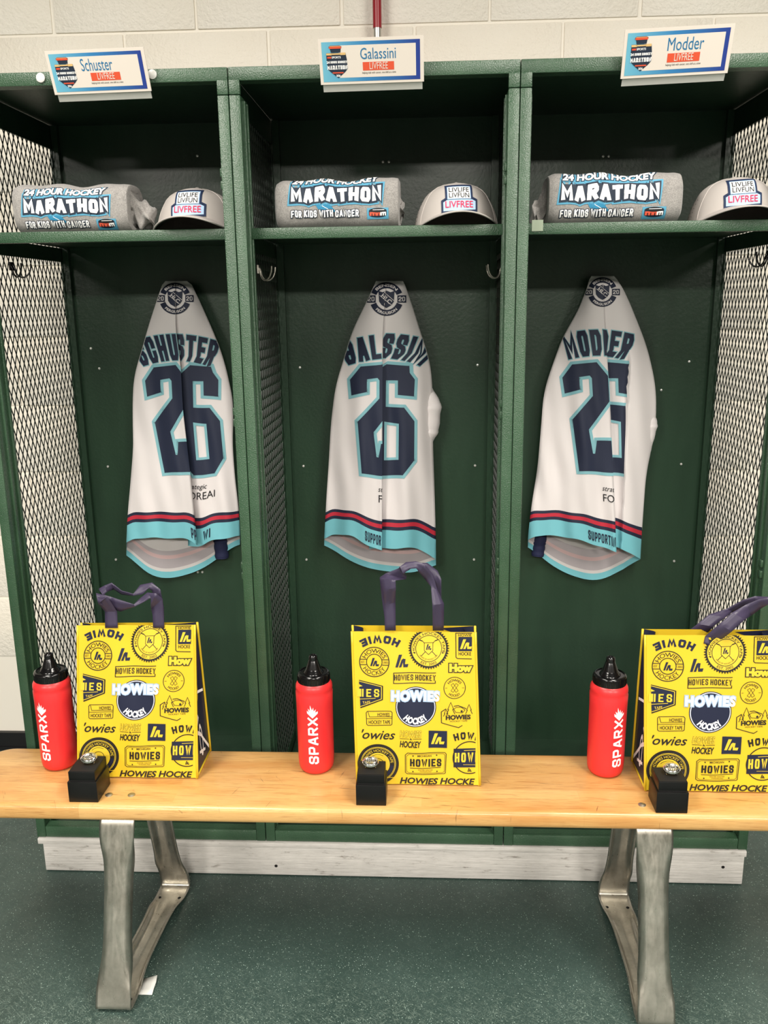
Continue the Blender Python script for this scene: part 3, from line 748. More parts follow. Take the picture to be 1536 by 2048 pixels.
    for ox, po, ho in ((0, N2, None), (92*1.09*nsx/.84, N6, N6H)):
        q = [(x0+ox+x*k*nsx, -(y0+y*k)) for x, y in po]
        a.line(q, 12, CYAN2, 0, True); a.line(q, 6, CYAN2, 0, True)
        if ho is None: a.poly(q, CYAN2, 0); a.poly(q, NAVY, 1)
        else:
            hq = [(x0+ox+x*k*nsx, -(y0+y*k)) for x, y in ho]
            from mathutils.geometry import tessellate_polygon
            A = [Vector((p[0], p[1], 0)) for p in q]; B = [Vector((p[0], p[1], 0)) for p in hq]; al = A+B
            tr = [tuple((al[i].x, al[i].y) for i in t) for t in tessellate_polygon([A, B])]
            a.tris(tr, CYAN2, 0); a.tris(tr, NAVY, 1); a.line(hq, 5, CYAN2, 2, True)
    two(a, 'number_print', 'navy number 26 outlined in ice blue')
    # arched name
    nx0, ny0, nx1, ny1, rad = uname; a = Art()
    a.block(name, (nx0, -ny1, nx1, -ny0), NAVY, 1, T=.20, w=.30, gap=.115, bend=rad, out=.035, outm=CYAN2); two(a, 'name_print', 'navy name lettering outlined in ice blue')
    # round shoulder crest
    cx, cyv, cr = crest; a = Art(); c = (cx, -cyv)
    a.ring(c, cr*.84, cr*.36, NAVY, 1, radians(22), radians(158)); a.ring(c, cr*.84, cr*.36, NAVY, 1, radians(200), radians(340))
    for s in (-1, 1):
        X = cx+s*cr*.93; a.rect(X-cr*.27, -cyv-cr*.22, X+cr*.27, -cyv+cr*.22, NAVY, 1); a.block('20', (X-cr*.2, -cyv-cr*.14, X+cr*.2, -cyv+cr*.14), JWHITE, 2, T=.16, w=.42)
    sh = [(-.5, .5), (-.25, .42), (0, .52), (.25, .42), (.5, .5), (.46, -.15), (.3, -.38), (0, -.56), (-.3, -.38), (-.46, -.15)]
    a.poly([(cx+x*cr*.98, -cyv+y*cr*.98) for x, y in sh], NAVY, 1)
    a.line([(cx-cr*.42, -cyv+cr*.22), (cx+cr*.3, -cyv-cr*.36)], cr*.03, JWHITE, 2); a.line([(cx-cr*.15, -cyv+cr*.42), (cx+cr*.45, -cyv-cr*.1)], cr*.03, JWHITE, 2)
    a.text('HLC', (cx-cr*.36, -cyv-cr*.12, cx+cr*.36, -cyv+cr*.14), JWHITE, 2, rot=-.72)
    a.arc('BENSEN', c, cr*.75, cr*.18, JWHITE, 2, width=cr*1.3); a.arc('FERGUSON', c, cr*.93, cr*.17, JWHITE, 2, width=cr*1.5, up=False)
    def cm(u, y, l):
        v = max(vt+.5, -y); lo, hi = fl(v)+1, fr(v)-1; px = min(hi, max(lo, u)); return pos(px, v, 'L' if px <= ff(v) else 'R', .0016+.0005*l-abs(px-u)*.0014)
    a.build('crest_print', root, cm, 3, 'round navy 2020 crest')
    if hemtext:
        a = Art()
        for tx, ua, ub in hemtext: a.block(tx, (ua, -(vh-7), ub, -(vh-26)), NAVY, 1, T=.17, w=.36, gap=.16)
        two(a, 'hem_print', None)
    if small:
        a = Art(); bx, by = small
        a.text('strategic', (bx, -(by+8), bx+46, -(by-4)), BLK, 1, bold=.0, shear=.25); a.text('FOREAI', (bx+1, -(by+25), bx+62, -(by+11)), BLK, 1, bold=0)
        two(a, 'sponsor_print', None)
    return root

jersey('white hockey jersey with number 26 and the name SCHUSTER, hung in the left locker', 'SCHUSTER',
  [(562, 331), (570, 324), (593, 316), (661, 294), (699, 284), (750, 268), (805, 265), (890, 267), (976, 260), (1027, 255), (1080, 253), (1100, 251)],
  [(562, 374), (570, 384), (603, 400), (675, 432), (719, 448), (771, 460), (805, 467), (890, 465), (959, 470), (1017, 477), (1075, 480)],
  [(562, 350), (660, 352), (726, 361), (822, 366), (890, 374), (950, 381), (1092, 396)],
  [(250, 1090), (262, 1079), (273, 1076), (342, 1076), (376, 1078), (400, 1092), (420, 1094)],
  [(370, 1092), (404, 1092), (420, 1082), (445, 1077), (482, 1072)],
  [(250, 1100), (273, 1130), (297, 1150), (325, 1159), (369, 1152), (410, 1136), (434, 1119), (460, 1095), (480, 1085)],
  [(640, 6), (712, 10), (745, 24), (950, 30), (1080, 46)], 562, (276, 668, 450, 722, 260), (290, 730), (350, 597, 31),
  [([(437, 1020, .515), (442, 1080, .512), (444, 1116, .508)], [.014, .022, .020], JBLUE, 'navy sleeve end behind the hem')], hemtext=[('PPO', 352, 369), ('WI', 420, 434)], small=(380, 968), nsx=.75)
jersey('white hockey jersey with number 26 and the name GALASSINI, hung in the middle locker', 'GALASSINI',
  [(562, 752), (600, 735), (662, 704), (717, 688), (772, 671), (845, 662), (936, 657), (1009, 652), (1038, 651), (1080, 648)],
  [(562, 806), (570, 810), (600, 821), (670, 843), (717, 859), (764, 865), (808, 865), (881, 866), (990, 870), (1063, 872), (1118, 872)],
  [(562, 772), (670, 766), (760, 765), (1100, 764)],
  [(648, 1082), (660, 1070), (671, 1067), (704, 1072), (733, 1089), (764, 1103)],
  [(764, 1097), (835, 1096), (855, 1106), (872, 1122)],
  [(648, 1085), (675, 1107), (719, 1132), (762, 1142), (828, 1147), (850, 1140), (872, 1126)],
  [(640, 22), (706, 34), (745, 62), (1080, 64)], 562, (684, 664, 902, 718, 330), (700, 728), (773, 598, 33),
  [([(852, 770, .49), (866, 812, .485), (862, 860, .49), (848, 900, .5)], [.012, .024, .022, .012], JWHITE, 'white sleeve bulging behind the side'),], hemtext=[('SUPPOR', 731, 763)], small=(757, 968), swirl=1.1)
jersey('white hockey jersey with number 26 and the name MODDER, hung in the right locker', 'MODDER',
  [(552, 1183), (560, 1178), (583, 1172), (641, 1147), (661, 1130), (747, 1099), (788, 1087), (857, 1082), (942, 1075), (1014, 1063), (1080, 1055)],
  [(552, 1228), (560, 1235), (583, 1250), (631, 1270), (692, 1294), (764, 1311), (822, 1313), (874, 1304), (925, 1292), (1028, 1284), (1090, 1280)],
  [(552, 1206), (641, 1209), (720, 1215), (822, 1221), (925, 1226), (1103, 1234)],
  [(1054, 1084), (1063, 1073), (1073, 1071), (1123, 1072), (1174, 1084), (1234, 1105)],
  [(1215, 1090), (1236, 1093), (1262, 1108), (1282, 1120)],
  [(1054, 1086), (1078, 1113), (1130, 1148), (1195, 1165), (1222, 1151), (1274, 1124), (1282, 1110)],
  [(640, 8), (700, 14), (745, 46), (1080, 54)], 552, (1132, 656, 1284, 712, 300), (1125, 724), (1205, 584, 29),
  [([(1090, 1030, .512), (1078, 1085, .510), (1075, 1112, .506)], [.014, .020, .018], JBLUE, 'navy sleeve end behind the hem'),
   ([(1296, 800, .49), (1302, 850, .488), (1292, 910, .492)], [.010, .018, .010], JWHITE, 'white sleeve behind the side')],
  hide_right=[(700, 1262), (760, 1256), (1022, 1245), (1110, 1240)], hemtext=[('SUPPORTIN', 1162, 1217)], small=(1194, 968), swirl=2.3)

# ================================================================== ROLLED SHIRTS
def shirt_art(w, h):
    a = Art()
    # unit layout in photo pixels of the middle shirt: x 555..795, y down from 355
    X = lambda x: (x-675)*.00121; Yv = lambda y: (455-y)*.00121
    B = lambda x0, y0, x1, y1: (X(x0), Yv(y1), X(x1), Yv(y0))
    tx = dict(out=.10, outm=INKN)
    for s in ((636, 408, 664, 408, 678, 424, 646, 424),): a.poly([(X(s[0]), Yv(s[1])), (X(s[2]), Yv(s[3])), (X(s[4]), Yv(s[5])), (X(s[6]), Yv(s[7]))], INKB2, 0)
    a.line([(X(650), Yv(412)), (X(672), Yv(424))], .0012, INKW, 1)
    a.rect(*B(592, 376, 764, 405), INKN, 1)
    def jit(body, box, m, lay, out, seed, halo=0, **kw):
        tr, _ = block_tris(body, **kw); o2, _ = block_tris(body, grow=out, **kw)
        rd = random.Random(seed); ph = rd.random()*6
        wob = lambda q: [tuple((x+.035*sin(y*2+x*2.3+ph), y+.055*sin(x*3.1+ph)+.02*sin(x*9)) for x, y in t) for t in q]
        a.fit(wob(o2), box, INKN, lay-1, ref=wob(tr)); a.fit(wob(tr), box, m, lay)
        if halo: a.fit(wob(block_tris(body, grow=halo, **kw)[0]), box, INKB, 0, ref=wob(tr))
    jit('MARATHON', B(589, 374, 766, 407), INKW, 3, .12, 1, halo=.24, T=.27, w=.42, gap=.11)
    a.fit(text_tris('24 HOUR HOCKEY', .22, .2), B(587, 355, 766, 373), INKB, 0)
    a.text('24 HOUR HOCKEY', B(591, 357, 762, 370), INKW, 3, bold=.045, shear=.2, out=.08, outm=INKN)
    jit('FOR KIDS WITH CANCER', B(588, 419, 722, 434), INKW, 3, .10, 2, T=.2, w=.36, gap=.13)
    # puck
    c = (X(759), Yv(427)); rx, ry, hh = .0195, .0055, .0095
    el = lambda k, dy, s=1: [(c[0]+rx*s*cos(2*pi*j/24), c[1]+dy+ry*s*sin(2*pi*j/24)) for j in range(24)]
    a.poly([(p[0], p[1]) for p in [(c[0]-rx-.006, c[1]-hh-.004), (c[0]+rx+.006, c[1]-hh-.004), (c[0]+rx+.006, c[1]+hh+.002), (c[0]-rx-.006, c[1]+hh+.002)]], INKB, 0)
    a.poly(el(0, -.004, 1.08), INKN, 1); a.rect(c[0]-rx*1.08, c[1]-.004, c[0]+rx*1.08, c[1]+.005, INKN, 1); a.poly(el(0, .005, 1.08), INKN, 1)
    a.rect(c[0]-rx, c[1]-.006, c[0]+rx*.3, c[1]+.002, INKO, 2); a.rect(c[0]+rx*.3, c[1]-.006, c[0]+rx, c[1]+.002, INKW, 2)
    for k in (-.7, -.35, .1, .55, .8): a.rect(c[0]+rx*k-.001, c[1]-.007, c[0]+rx*k+.001, c[1]-.001, BLK, 3)
    a.poly(el(0, .006, .92), BLK, 3); a.line([(c[0]-rx*.6, c[1]+.007), (c[0]+rx*.8, c[1]+.007)], .0012, INKW, 4)
    return a
def shirt(label, px0, px1, pytop, pybot, yf, tilt, dv, end, dx=0):
    """a shirt folded to a firm roll; px bounds at its front, dv lifts the print on the roll"""
    z0 = 1.6172; c0 = P(px0, pybot, yf); c1 = P(px1, pybot, yf); ct = P((px0+px1)/2, pytop, yf); cb = P((px0+px1)/2, pybot, yf)
    xa, xb = c0.x, c1.x; hz = (ct.z-cb.z)*1.06; dz = .066; yc = yf+dz
    t = thing('rolled_shirt', ((xa+xb)/2, yc, z0), label, 'shirt', 'rolled grey marathon shirts on the locker shelves')
    def sec(x, an):
        s = (x-xa)/(xb-xa); e = min(s, 1-s)*(xb-xa); endr = sm(-.012, .016, e)
        n = 3.2; c, q = cos(an), sin(an)
        py = math.copysign(abs(c)**(2/n), c)*dz*(.86+.14*endr); pz = math.copysign(abs(q)**(2/n), q)*hz/2*(.88+.12*endr)
        top = .004*sin(s*7+tilt*9)+.003*sin(s*17+1)
        return Vector((x, yc+py+.002*sin(s*11+an*2), z0+hz/2*1.0+pz+(top+tilt*(s-.5))*max(0, q)))
    NA, NX = 40, 34
    def surf_front(x, z):
        q = (z-(z0+hz/2))/(hz/2); q = max(-.985, min(.985, q)); an = pi-math.asin(math.copysign(abs(q)**1.6, q)); return sec(x, an)
    rows = []
    for i in range(NX+1):
        x = lerp(xa, xb, .5-.5*cos(pi*i/NX)); rows.append([sec(x, 2*pi*j/NA) for j in range(NA)])
    m = MB().grid(rows, 0, True)
    # spiral end faces: nested folds
    for e, rr in ((0, rows[0]), (1, rows[-1])):
        cen = sum((Vector(p) for p in rr), Vector())/NA; k = len(m.v); sg = 1 if e else -1; levels = [rr]
        for f, o in ((.86, .004), (.78, -.006), (.62, .001), (.5, -.008), (.3, -.002), (.05, -.010)): levels.append([cen+(Vector(p)-cen)*f+Vector((sg*o, 0, 0)) for p in rr])
        m.grid(levels, 0, True)
    body = m.build('body', GREY, t, smooth=True)
    # loose sleeve pushed out of one end
    for base, dirx, pts in end:
        mb = MB(); rws = []
        X0 = xa if dirx < 0 else xb
        for i in range(17):
            u = i/16; w_ = lerp(.034, base, u)*(1+.18*sin(u*14))
            row = []
            for j in range(28):
                an = 2*pi*j/28; rad = 1+.26*sin(3*an+u*5)+.16*sin(5*an-u*9)+.10*sin(8*an+u*13)
                cx = X0+dirx*(pts[0]*u-.012)+.004*sin(an*2+u*6); cy = yc-.012+.018*sin(u*3); cz = z0+lerp(pts[1], pts[2], u)+.006*sin(u*9)
                row.append((cx, cy+cos(an)*.035*rad*(1-.35*u), max(z0+.0006, cz+sin(an)*w_*rad)))
            rws.append(row)
        mb.grid(rws, 0, True); k = len(mb.v); mb.f.append(tuple(k-28+j for j in range(28))); mb.m.append(0)
        mb.build('sleeve', GREY, t, smooth=True, label='loose grey sleeve at the end of the roll')
    art = shirt_art(0, 0); sc = (xb-xa)/.29
    def mp(x, y, l):
        p = surf_front((xa+xb)/2+dx+x*sc, z0+.006+dv+y*sc); return p+Vector((0, -.0010-.0004*l, .0002*l if y*sc+dv > hz*.9 else 0))
    art.build('print', t, mp, .006, 'white, navy and blue hockey marathon lettering')
    return t
shirt('rolled heather grey marathon shirt on the left locker shelf, sleeve hanging to its right', 28, 256, 362, 458, .09, .004, -.018, [(.018, 1, (.055, .060, .030))], dx=-.010)
shirt('rolled heather grey marathon shirt on the middle locker shelf, tucked in at both ends', 553, 796, 360, 457,   .09, .010, -.0065, [(.012, 1, (.022, .045, .040))], dx=-.004)
shirt('rolled heather grey marathon shirt on the right locker shelf, sleeve bunched at its left', 1098, 1362, 340, 440, .09, .004, -.017, [(.022, -1, (.042, .050, .026))], dx=-.016)

# ================================================================== CAPS
def cap(label, px, py, yc, yaw, tilt=0):
    z0 = 1.6172; q = P(px, py, yc); t = thing('cap', (q.x, yc, z0), label, 'cap', 'light grey caps on the locker shelves')
    RX, RY, HC = .098, .100, .100; ca, sa = cos(yaw), sin(yaw)
    arch = lambda x: .030*max(0, 1-(x/.094)**2)
    def W_(x, y, z): return Vector((q.x+x*ca-y*sa, yc+x*sa+y*ca, z0+z+max(0, tilt*x)))
    prof = [(0, 1), (.2, .965), (.4, .90), (.55, .83), (.7, .74), (.8, .645), (.88, .52), (.95, .33), (.99, .14), (1, 0)]
    def rho(tau):
        return interp(prof, tau)
    def crown(ph, tau):
        # ph 0 = front (toward viewer, -y)
        r = rho(tau); fb = .5+.5*cos(ph); x = RX*r*sin(ph); y = -RY*(r**(.75 if cos(ph) > 0 else 1))*cos(ph)
        xb = RX*sin(ph); zb = arch(xb)*sm(-.1, .5, cos(ph))
        return W_(x, y+.0, zb+(HC-zb)*tau+.001)
    taus = [0, .04, .12, .2, .3, .4, .5, .6, .7, .78, .85, .9, .94, .97, .99, 1.0]; N = 56
    m = MB().grid([[crown(2*pi*j/N, ta) for j in range(N)] for ta in taus], 0, True)
    m.build('crown', CAPM, t, smooth=True)
    MB().lathe([(.007, -.001), (.006, .003), (.003, .0045), (0, .005)], W_(0, 0, HC-.0005), 14).build('button', CAPM, t, smooth=True)
    # seams between panels
    for ph in (radians(62), radians(-62), radians(125), radians(-125)):
        mm = MB().tube([crown(ph, ta)*1.0 for ta in [0, .1, .2, .3, .4, .5, .6, .7, .8, .88, .94, .98]], .0011, 6); mm.build('seam', CAPM, t, smooth=True)
    # curved brim
    bp = radians(74); top, bot = [], []
    def brim(a, r, dz=0):
        ph = lerp(-bp, bp, a); x = RX*sin(ph)*(1+.02*r); ext = .062*r*max(0, cos(ph*pi/2/bp))**.7 if r else 0
        y = -RY*cos(ph)*1.0-ext; return W_(x, y, arch(RX*sin(ph))*(1-.10*r)+.003+dz-.004*r)
    rr = [0, .15, .3, .5, .7, .85, 1.0]; NA = 40
    MB().grid([[brim(k/NA, r) for k in range(NA+1)] for r in rr]).build('brim', CAPM, t, smooth=True)
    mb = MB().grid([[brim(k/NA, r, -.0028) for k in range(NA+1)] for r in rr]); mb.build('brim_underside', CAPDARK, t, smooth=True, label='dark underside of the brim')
    MB().tube([brim(k/NA, 1.0, -.0014) for k in range(NA+1)], .0019, 8).build('brim_edge', CAPM, t, smooth=True)
    # side eyelets (perforated rear panels)
    mm = MB()
    for s in (-1, 1):
        for i in range(3):
            for j in range(6):
                ph = s*radians(78+i*10); ta = .08+j*.09; p = crown(ph, ta); n = (p-W_(0, 0, .03)).normalized(); u = n.cross(Vector((0, 0, 1))).normalized(); v = n.cross(u)
                mm.add([p+n*.0008+(u*cos(2*pi*k/6)+v*sin(2*pi*k/6))*.0012 for k in range(6)], [tuple(range(6))])
    mm.build('eyelets', HOLE, t)
    # embroidered patch
    a = Art(); S = 1/8.08*.00128; cx = 735
    X = lambda x: (x-cx)*S; Yv = lambda y: (790-y)*S
    def outl(g): return [(X(490-g), Yv(620+g)), (X(978+g), Yv(600+g)), (X(980+g), Yv(440-g)), (X(915+g), Yv(408-g)), (X(912+g), Yv(225-g)), (X(545-g), Yv(235-g)), (X(545-g), Yv(420-g)), (X(488-g), Yv(455-g))]
    a.poly(outl(6), PATCHN, 0); a.poly(outl(-22), PATCHB, 1); a.rect(X(578), Yv(425), X(880), Yv(262), INKW, 2)
    a.text('LIVLIFE', (X(592), Yv(335), X(865), Yv(268)), BLK, 3, bold=.01); a.text('LIVFUN', (X(592), Yv(415), X(868), Yv(345)), BLK, 3, bold=.01)
    a.text('LIVFREE', (X(540), Yv(552), X(918), Yv(460)), PATCHR, 3, bold=.012); a.line([(X(520), Yv(440)), (X(950), Yv(432))], .0008, PATCHN, 3)
    def mp(x, y, l):
        # front of the crown at lateral x, height y: find tau, ph
        ta = .0
        for _ in range(30):
            r = rho(ta); ph = math.asin(max(-1, min(1, x/(RX*r)))); zb = arch(RX*sin(ph)); ta2 = max(0, min(.97, (y-zb)/(HC-zb)))
            if abs(ta2-ta) < 1e-4: break
            ta = lerp(ta, ta2, .6)
        p = crown(ph, ta); n = (p-W_(0, .02, .02)); n.z = 0; n.normalize(); return p+n*(.0014+.0006*l)
    a.build('patch', t, mp, .006, 'navy bordered patch with pale blue field')
    return t
cap('light grey cap on the left locker shelf, cut off by the locker post', 399, 458, .175, .0)
cap('light grey cap with a patch on the middle locker shelf beside the tucked-in shirt', 912, 452, .175, .05)
cap('light grey cap with a patch on the right locker shelf against the mesh side', 1462, 441, .175, -.08, .05)

# ================================================================== NAME SIGNS
def sign_border_mat():
    m = mat('sign_gradient_ink', srgb(70, 150, 190), .45)
    tc = nd(m, 'ShaderNodeTexCoord'); sp = nd(m, 'ShaderNodeSeparateXYZ'); ln(m, tc.outputs['Generated'], sp.inputs[0])
    ln(m, ramp(m, sp.outputs[0], [(0, srgb(112, 184, 208)), (.45, srgb(52, 128, 184)), (1, srgb(36, 56, 142))]), bs(m).inputs['Base Color']); return m
SIGNG = sign_border_mat()
def sign(label, name, bl, br, hgt, magnets, nb):
    yb = -.014; A = P(*bl, yb); B = P(*br, yb); ux = (B-A); wd = ux.length; ux.normalize()
    up = (Vector((0, -sin(radians(23)), cos(radians(23))))); up = (up-ux*up.dot(ux)).normalized(); n = ux.cross(up); n = n if n.y < 0 else -n
    t = thing('name_sign', (A+B)/2, label, 'sign', 'name signs on top of the lockers'); pt = lambda x, y, o=0: A+ux*(x*wd)+up*(y*hgt)+n*o
    def slab(x0, y0, x1, y1, o0, o1):
        return MB().add([pt(x0, y0, o0), pt(x1, y0, o0), pt(x1, y1, o0), pt(x0, y1, o0), pt(x0, y0, o1), pt(x1, y0, o1), pt(x1, y1, o1), pt(x0, y1, o1)],
                        [(0, 3, 2, 1), (4, 5, 6, 7), (0, 1, 5, 4), (1, 2, 6, 5), (2, 3, 7, 6), (3, 0, 4, 7)])
    slab(0, 0, 1, 1, -.0026, 0).build('card', SIGNW, t)
    # clear acrylic foot folded back under the card
    q = MB(); f0, f1 = pt(.02, -.01, -.003), pt(.985, -.01, -.003); bk = Vector((0, .008, -.012)); th = Vector((0, .002, .001))
    q.add([f0, f1, f1+bk, f0+bk, f0+th, f1+th, f1+bk+th, f0+bk+th], [(0, 1, 2, 3), (4, 7, 6, 5), (0, 4, 5, 1), (1, 5, 6, 2), (2, 6, 7, 3), (3, 7, 4, 0)]); q.build('acrylic_foot', ACRYL, t)
    q = MB().box((-.5, 0, 0), (.5, 1, 1)); q = MB()
    hold = A.lerp(B, .5); q.box((hold.x-.02, hold.y+.004, hold.z+.000), (hold.x+.02, -.0004, hold.z+.010)); q.build('magnet_block', MAGNET, t)
    Z = lambda x, y: ((x-90)/(1408-90)*.95+.025, 1-((y-150)/(640-150)*.86+.06))
    def BX(x0, y0, x1, y1): a, b = Z(x0, y1), Z(x1, y0); return (*a, *b)
    a = Art(); a.rect(.03, .06, .965, .93, SIGNG, 1); a.build('border_print', t, lambda x, y, l: pt(x, y, .0004), None, 'blue gradient border')
    a = Art(); x0, y0, x1, y1 = .19, .145, .925, .85; a.rect(x0, y0, x1, y1, SIGNW, 2)
    a.text(name, BX(*nb), SIGNT, 3, bold=0)
    a.rect(*BX(632, 415, 1048, 520), SIGNR, 3); a.text('LIVFREE', BX(722, 420, 965, 506), SIGNW, 4, bold=.0)
    a.text('helping kids with cancer, one shift at a time', BX(620, 535, 1070, 568), BLK, 3, bold=0, shear=.2)
    # badge
    K = lambda pts: [Z(x, y) for x, y in pts]
    a.poly(K([(155, 290), (410, 290), (425, 380), (430, 490), (395, 530), (300, 605), (205, 530), (165, 490), (155, 380)]), INKN, 3)
    a.poly(K([(190, 215), (210, 200), (340, 200), (362, 215), (350, 245), (345, 285), (218, 285), (208, 245)]), INKN, 3)
    a.poly(K([(190, 225), (210, 203), (340, 203), (362, 225), (350, 238), (205, 238)]), SIGNR, 4); a.poly(K([(205, 212), (345, 212), (350, 206), (200, 206)]), GOLD, 5)
    a.rect(*BX(155, 292, 225, 318), GOLD, 4); a.rect(*BX(340, 288, 410, 318), GOLD, 4); a.rect(*BX(215, 295, 345, 312), GOLD, 4)
    a.text('SPORTS', BX(225, 332, 345, 358), INKW, 4, bold=.02); a.rect(*BX(165, 335, 218, 356), SIGNR, 4)
    a.block('24 HOUR HOCKEY'.replace('4', 'H') if False else 'HOUR HOCKEY', BX(205, 388, 430, 420), INKW, 4, T=.26, w=.36); a.text('24', BX(152, 388, 195, 420), INKW, 4, bold=.04)
    a.block('MARATHON', BX(158, 440, 428, 500), INKW, 4, T=.27, w=.38); a.rect(*BX(225, 530, 370, 545), SIGNR, 4); a.text('2026', BX(272, 560, 328, 588), INKW, 4, bold=.03)
    a.build('print', t, lambda x, y, l: pt(x, y, .0003*l), None)
    for x, y in magnets:
        c = P(x, y, -.0005); MB().lathe([(.0, .004), (.0085, .0038), (.0095, .003), (.0095, 0), (0, 0)], (0, 0, 0), 24)
        mb = MB().lathe([(.0, .004), (.0085, .0038), (.0095, .003), (.0095, 0)], (0, 0, 0), 24); mb.v = [Vector((v.x, -v.z, v.y))+c for v in mb.v]
        mb.build('magnet', MAGNET, t, smooth=True, auto=40, label='white disc magnet')
    return t
sign('slanted name sign reading Schuster on the left locker top edge', 'Schuster', (110, 190), (303, 182), .082, ((82, 156), (305, 149)), (520, 230, 965, 390))
sign('slanted name sign reading Galassini on the middle locker top edge', 'Galassini', (642, 170), (848, 163), .084, (), (605, 240, 1075, 380))
sign('slanted name sign reading Modder on the right locker top edge', 'Modder', (1241, 158), (1455, 146), .088, (), (620, 235, 1080, 385))

# ================================================================== BAGS
HLOGO = ([(0, 0), (.19, 0), (.50, 1), (.26, 1)], [(.27, 0), (.45, 0), (.58, .42), (.47, .60)], [(.47, .60), (.55, .44), (.66, .62), (.60, .70)], [(.56, .66), (.76, .66), (.72, .24), (.98, .26), (.92, .0), (.60, 0)])
def hlogo(a, x0, y0, x1, y1, m, lay):
    for p in HLOGO: a.poly([(lerp(x0, x1, q[0]), lerp(y0, y1, q[1])) for q in p], m, lay)
def bag_art():
    a = Art(); K, N, Yl, Wt, Lb = BAGK, BAGN, BAGYI, BAGW, BAGL
    F = lambda x0, y0, x1, y1: (x0, -y1, x1, -y0)
    a.block('HOWIE', F(170, 665, 495, 735), N, 1, T=.28, w=.6, gap=.22, rot=pi, bend=-300)
    c = (288, -888); a.ring(c, 119, 7, K, 1); a.ring(c, 63, 6, K, 1); a.arc('HOWIES', c, 74, 34, K, 1, width=175, bold=.0); a.arc('HOCKEY', c, 108, 34, K, 1, width=225, up=False, bold=.0)
    for s in (-1, 1):
        a.line([(288+s*63, -867), (288+s*119, -867)], 6, K, 1); a.line([(288+s*63, -911), (288+s*119, -911)], 6, K, 1)
    a.text('EST.', F(180, 880, 212, 898), K, 1, bold=0); a.text('2002', F(360, 880, 400, 898), K, 1, bold=0); hlogo(a, 255, -922, 328, -856, N, 1)
    hlogo(a, 458, -928, 565, -828, N, 1)
    c = (725, -775); a.disc(c, 158, K, 1, 96, 9); a.disc(c, 139, Yl, 2); a.ring(c, 104, 5, K, 3)
    a.arc('HOWIES HOCKEY TAPE', c, 112, 20, K, 3, width=420, bold=.01); a.arc('EST. 2002', c, 133, 20, K, 3, width=140, up=False, bold=.01)
    a.line([(665, -835), (775, -715)], 5, K, 3); a.line([(785, -835), (675, -715)], 5, K, 3); a.line([(775, -715), (800, -705)], 8, K, 3); a.line([(675, -715), (650, -705)], 8, K, 3)
    a.poly([(690, -728), (758, -728), (758, -790), (724, -822), (690, -790)], Yl, 4); a.line([(690, -728), (758, -728), (758, -790), (724, -822), (690, -790)], 4, K, 5, True); hlogo(a, 702, -785, 748, -740, N, 5)
    a.arc('KINGS OF HOCKEY GRIP', c, 92, 11, K, 3, width=170, up=False, bold=0)
    for s in ('L', 'R'): a.disc((612 if s == 'L' else 838, -812), 6, K, 3, 10)
    a.line([(1070, -650), (940, -650), (944, -845), (955, -855), (1070, -858)], 6, K, 1); a.text('HOWIE', F(960, 656, 1066, 676), K, 1, bold=.01)
    a.rect(962, -795, 1070, -680, N, 1); hlogo(a, 975, -778, 1072, -700, Yl, 2); a.text('HOCKE', F(965, 802, 1064, 830), K, 1, bold=.01)
    a.text('How', F(890, 897, 1075, 965), Yl, 3, bold=.075, out=.085, outm=K)
    a.line([(785, -968), (445, -972), (445, -1055), (780, -1050), (780, -1030)], 6, K, 1); a.block('HOWIES HOCKEY', F(450, 984, 783, 1033), K, 2, T=.13, w=.30, gap=.13)
    a.poly([(165, -1035), (360, -1080), (360, -1195), (178, -1268)], K, 1); a.poly([(165, -1043), (350, -1086), (350, -1189), (178, -1256)], Yl, 2); a.poly([(165, -1048), (344, -1090), (344, -1186), (178, -1250)], N, 3)
    a.block('IES', F(190, 1108, 330, 1172), Yl, 4, T=.17, w=.42, gap=.3); a.rect(150, -1172, 184, -1108, Yl, 4); a.line([(170, -1192), (300, -1182)], 4, Yl, 4); a.text('TAPE', F(196, 1207, 258, 1228), Yl, 4, bold=0, rot=.12); a.poly([(165, -1070), (195, -1085), (165, -1092)], Yl, 4)
    c = (935, -1092); a.ring(c, 86, 5, K, 1); a.arc('HOWIES', c, 52, 20, K, 1, width=100, bold=.01); a.arc('HOCKEY', c, 72, 20, K, 1, width=110, up=False, bold=.01)
    for s in (1, -1): a.line([(935-s*24, -1118), (905+30-s*24+s*2, -1118)], 1, K, 1)
    for s in (1, -1):
        d = Vector((.55*s, .83)); n = Vector((-d.y, d.x)); q = [Vector((935, -1092))+d*i*36+n*j*11 for i, j in ((-1, -1), (1, -1), (1, 1), (-1, 1))]; a.line([tuple(v) for v in q], 3, K, 1, True)
    a.line([(860, -1092), (876, -1092)], 3, K, 1); a.line([(994, -1092), (1012, -1092)], 3, K, 1)
    c = (625, -1245); a.disc(c, 163, N, 1, 64); a.disc(c, 156, Wt, 2, 64); a.disc(c, 150, N, 3, 64)
    a.arc('HOCKEY', c, 142, 56, Wt, 4, width=235, up=False, bold=.05)
    a.text('HOWIES', F(428, 1114, 814, 1198), Wt, 6, bold=.05, out=.075, outm=Lb, space=1.12)
    a.line([(1000, -1398), (970, -1415), (832, -1372), (830, -1282), (868, -1258)], 6, K, 1); a.line([(930, -1240), (965, -1236), (1030, -1262)], 6, K, 1)
    for tx, ty, s in ((905, 1208, 1.0), (1052, 1228, .8), (868, 1262, .6)):
        a.line([(tx-34*s, -ty-96*s), (tx-16*s, -ty-58*s), (tx-24*s, -ty-56*s), (tx, -ty), (tx+24*s, -ty-56*s), (tx+16*s, -ty-58*s), (tx+34*s, -ty-96*s)], 5, K, 1)
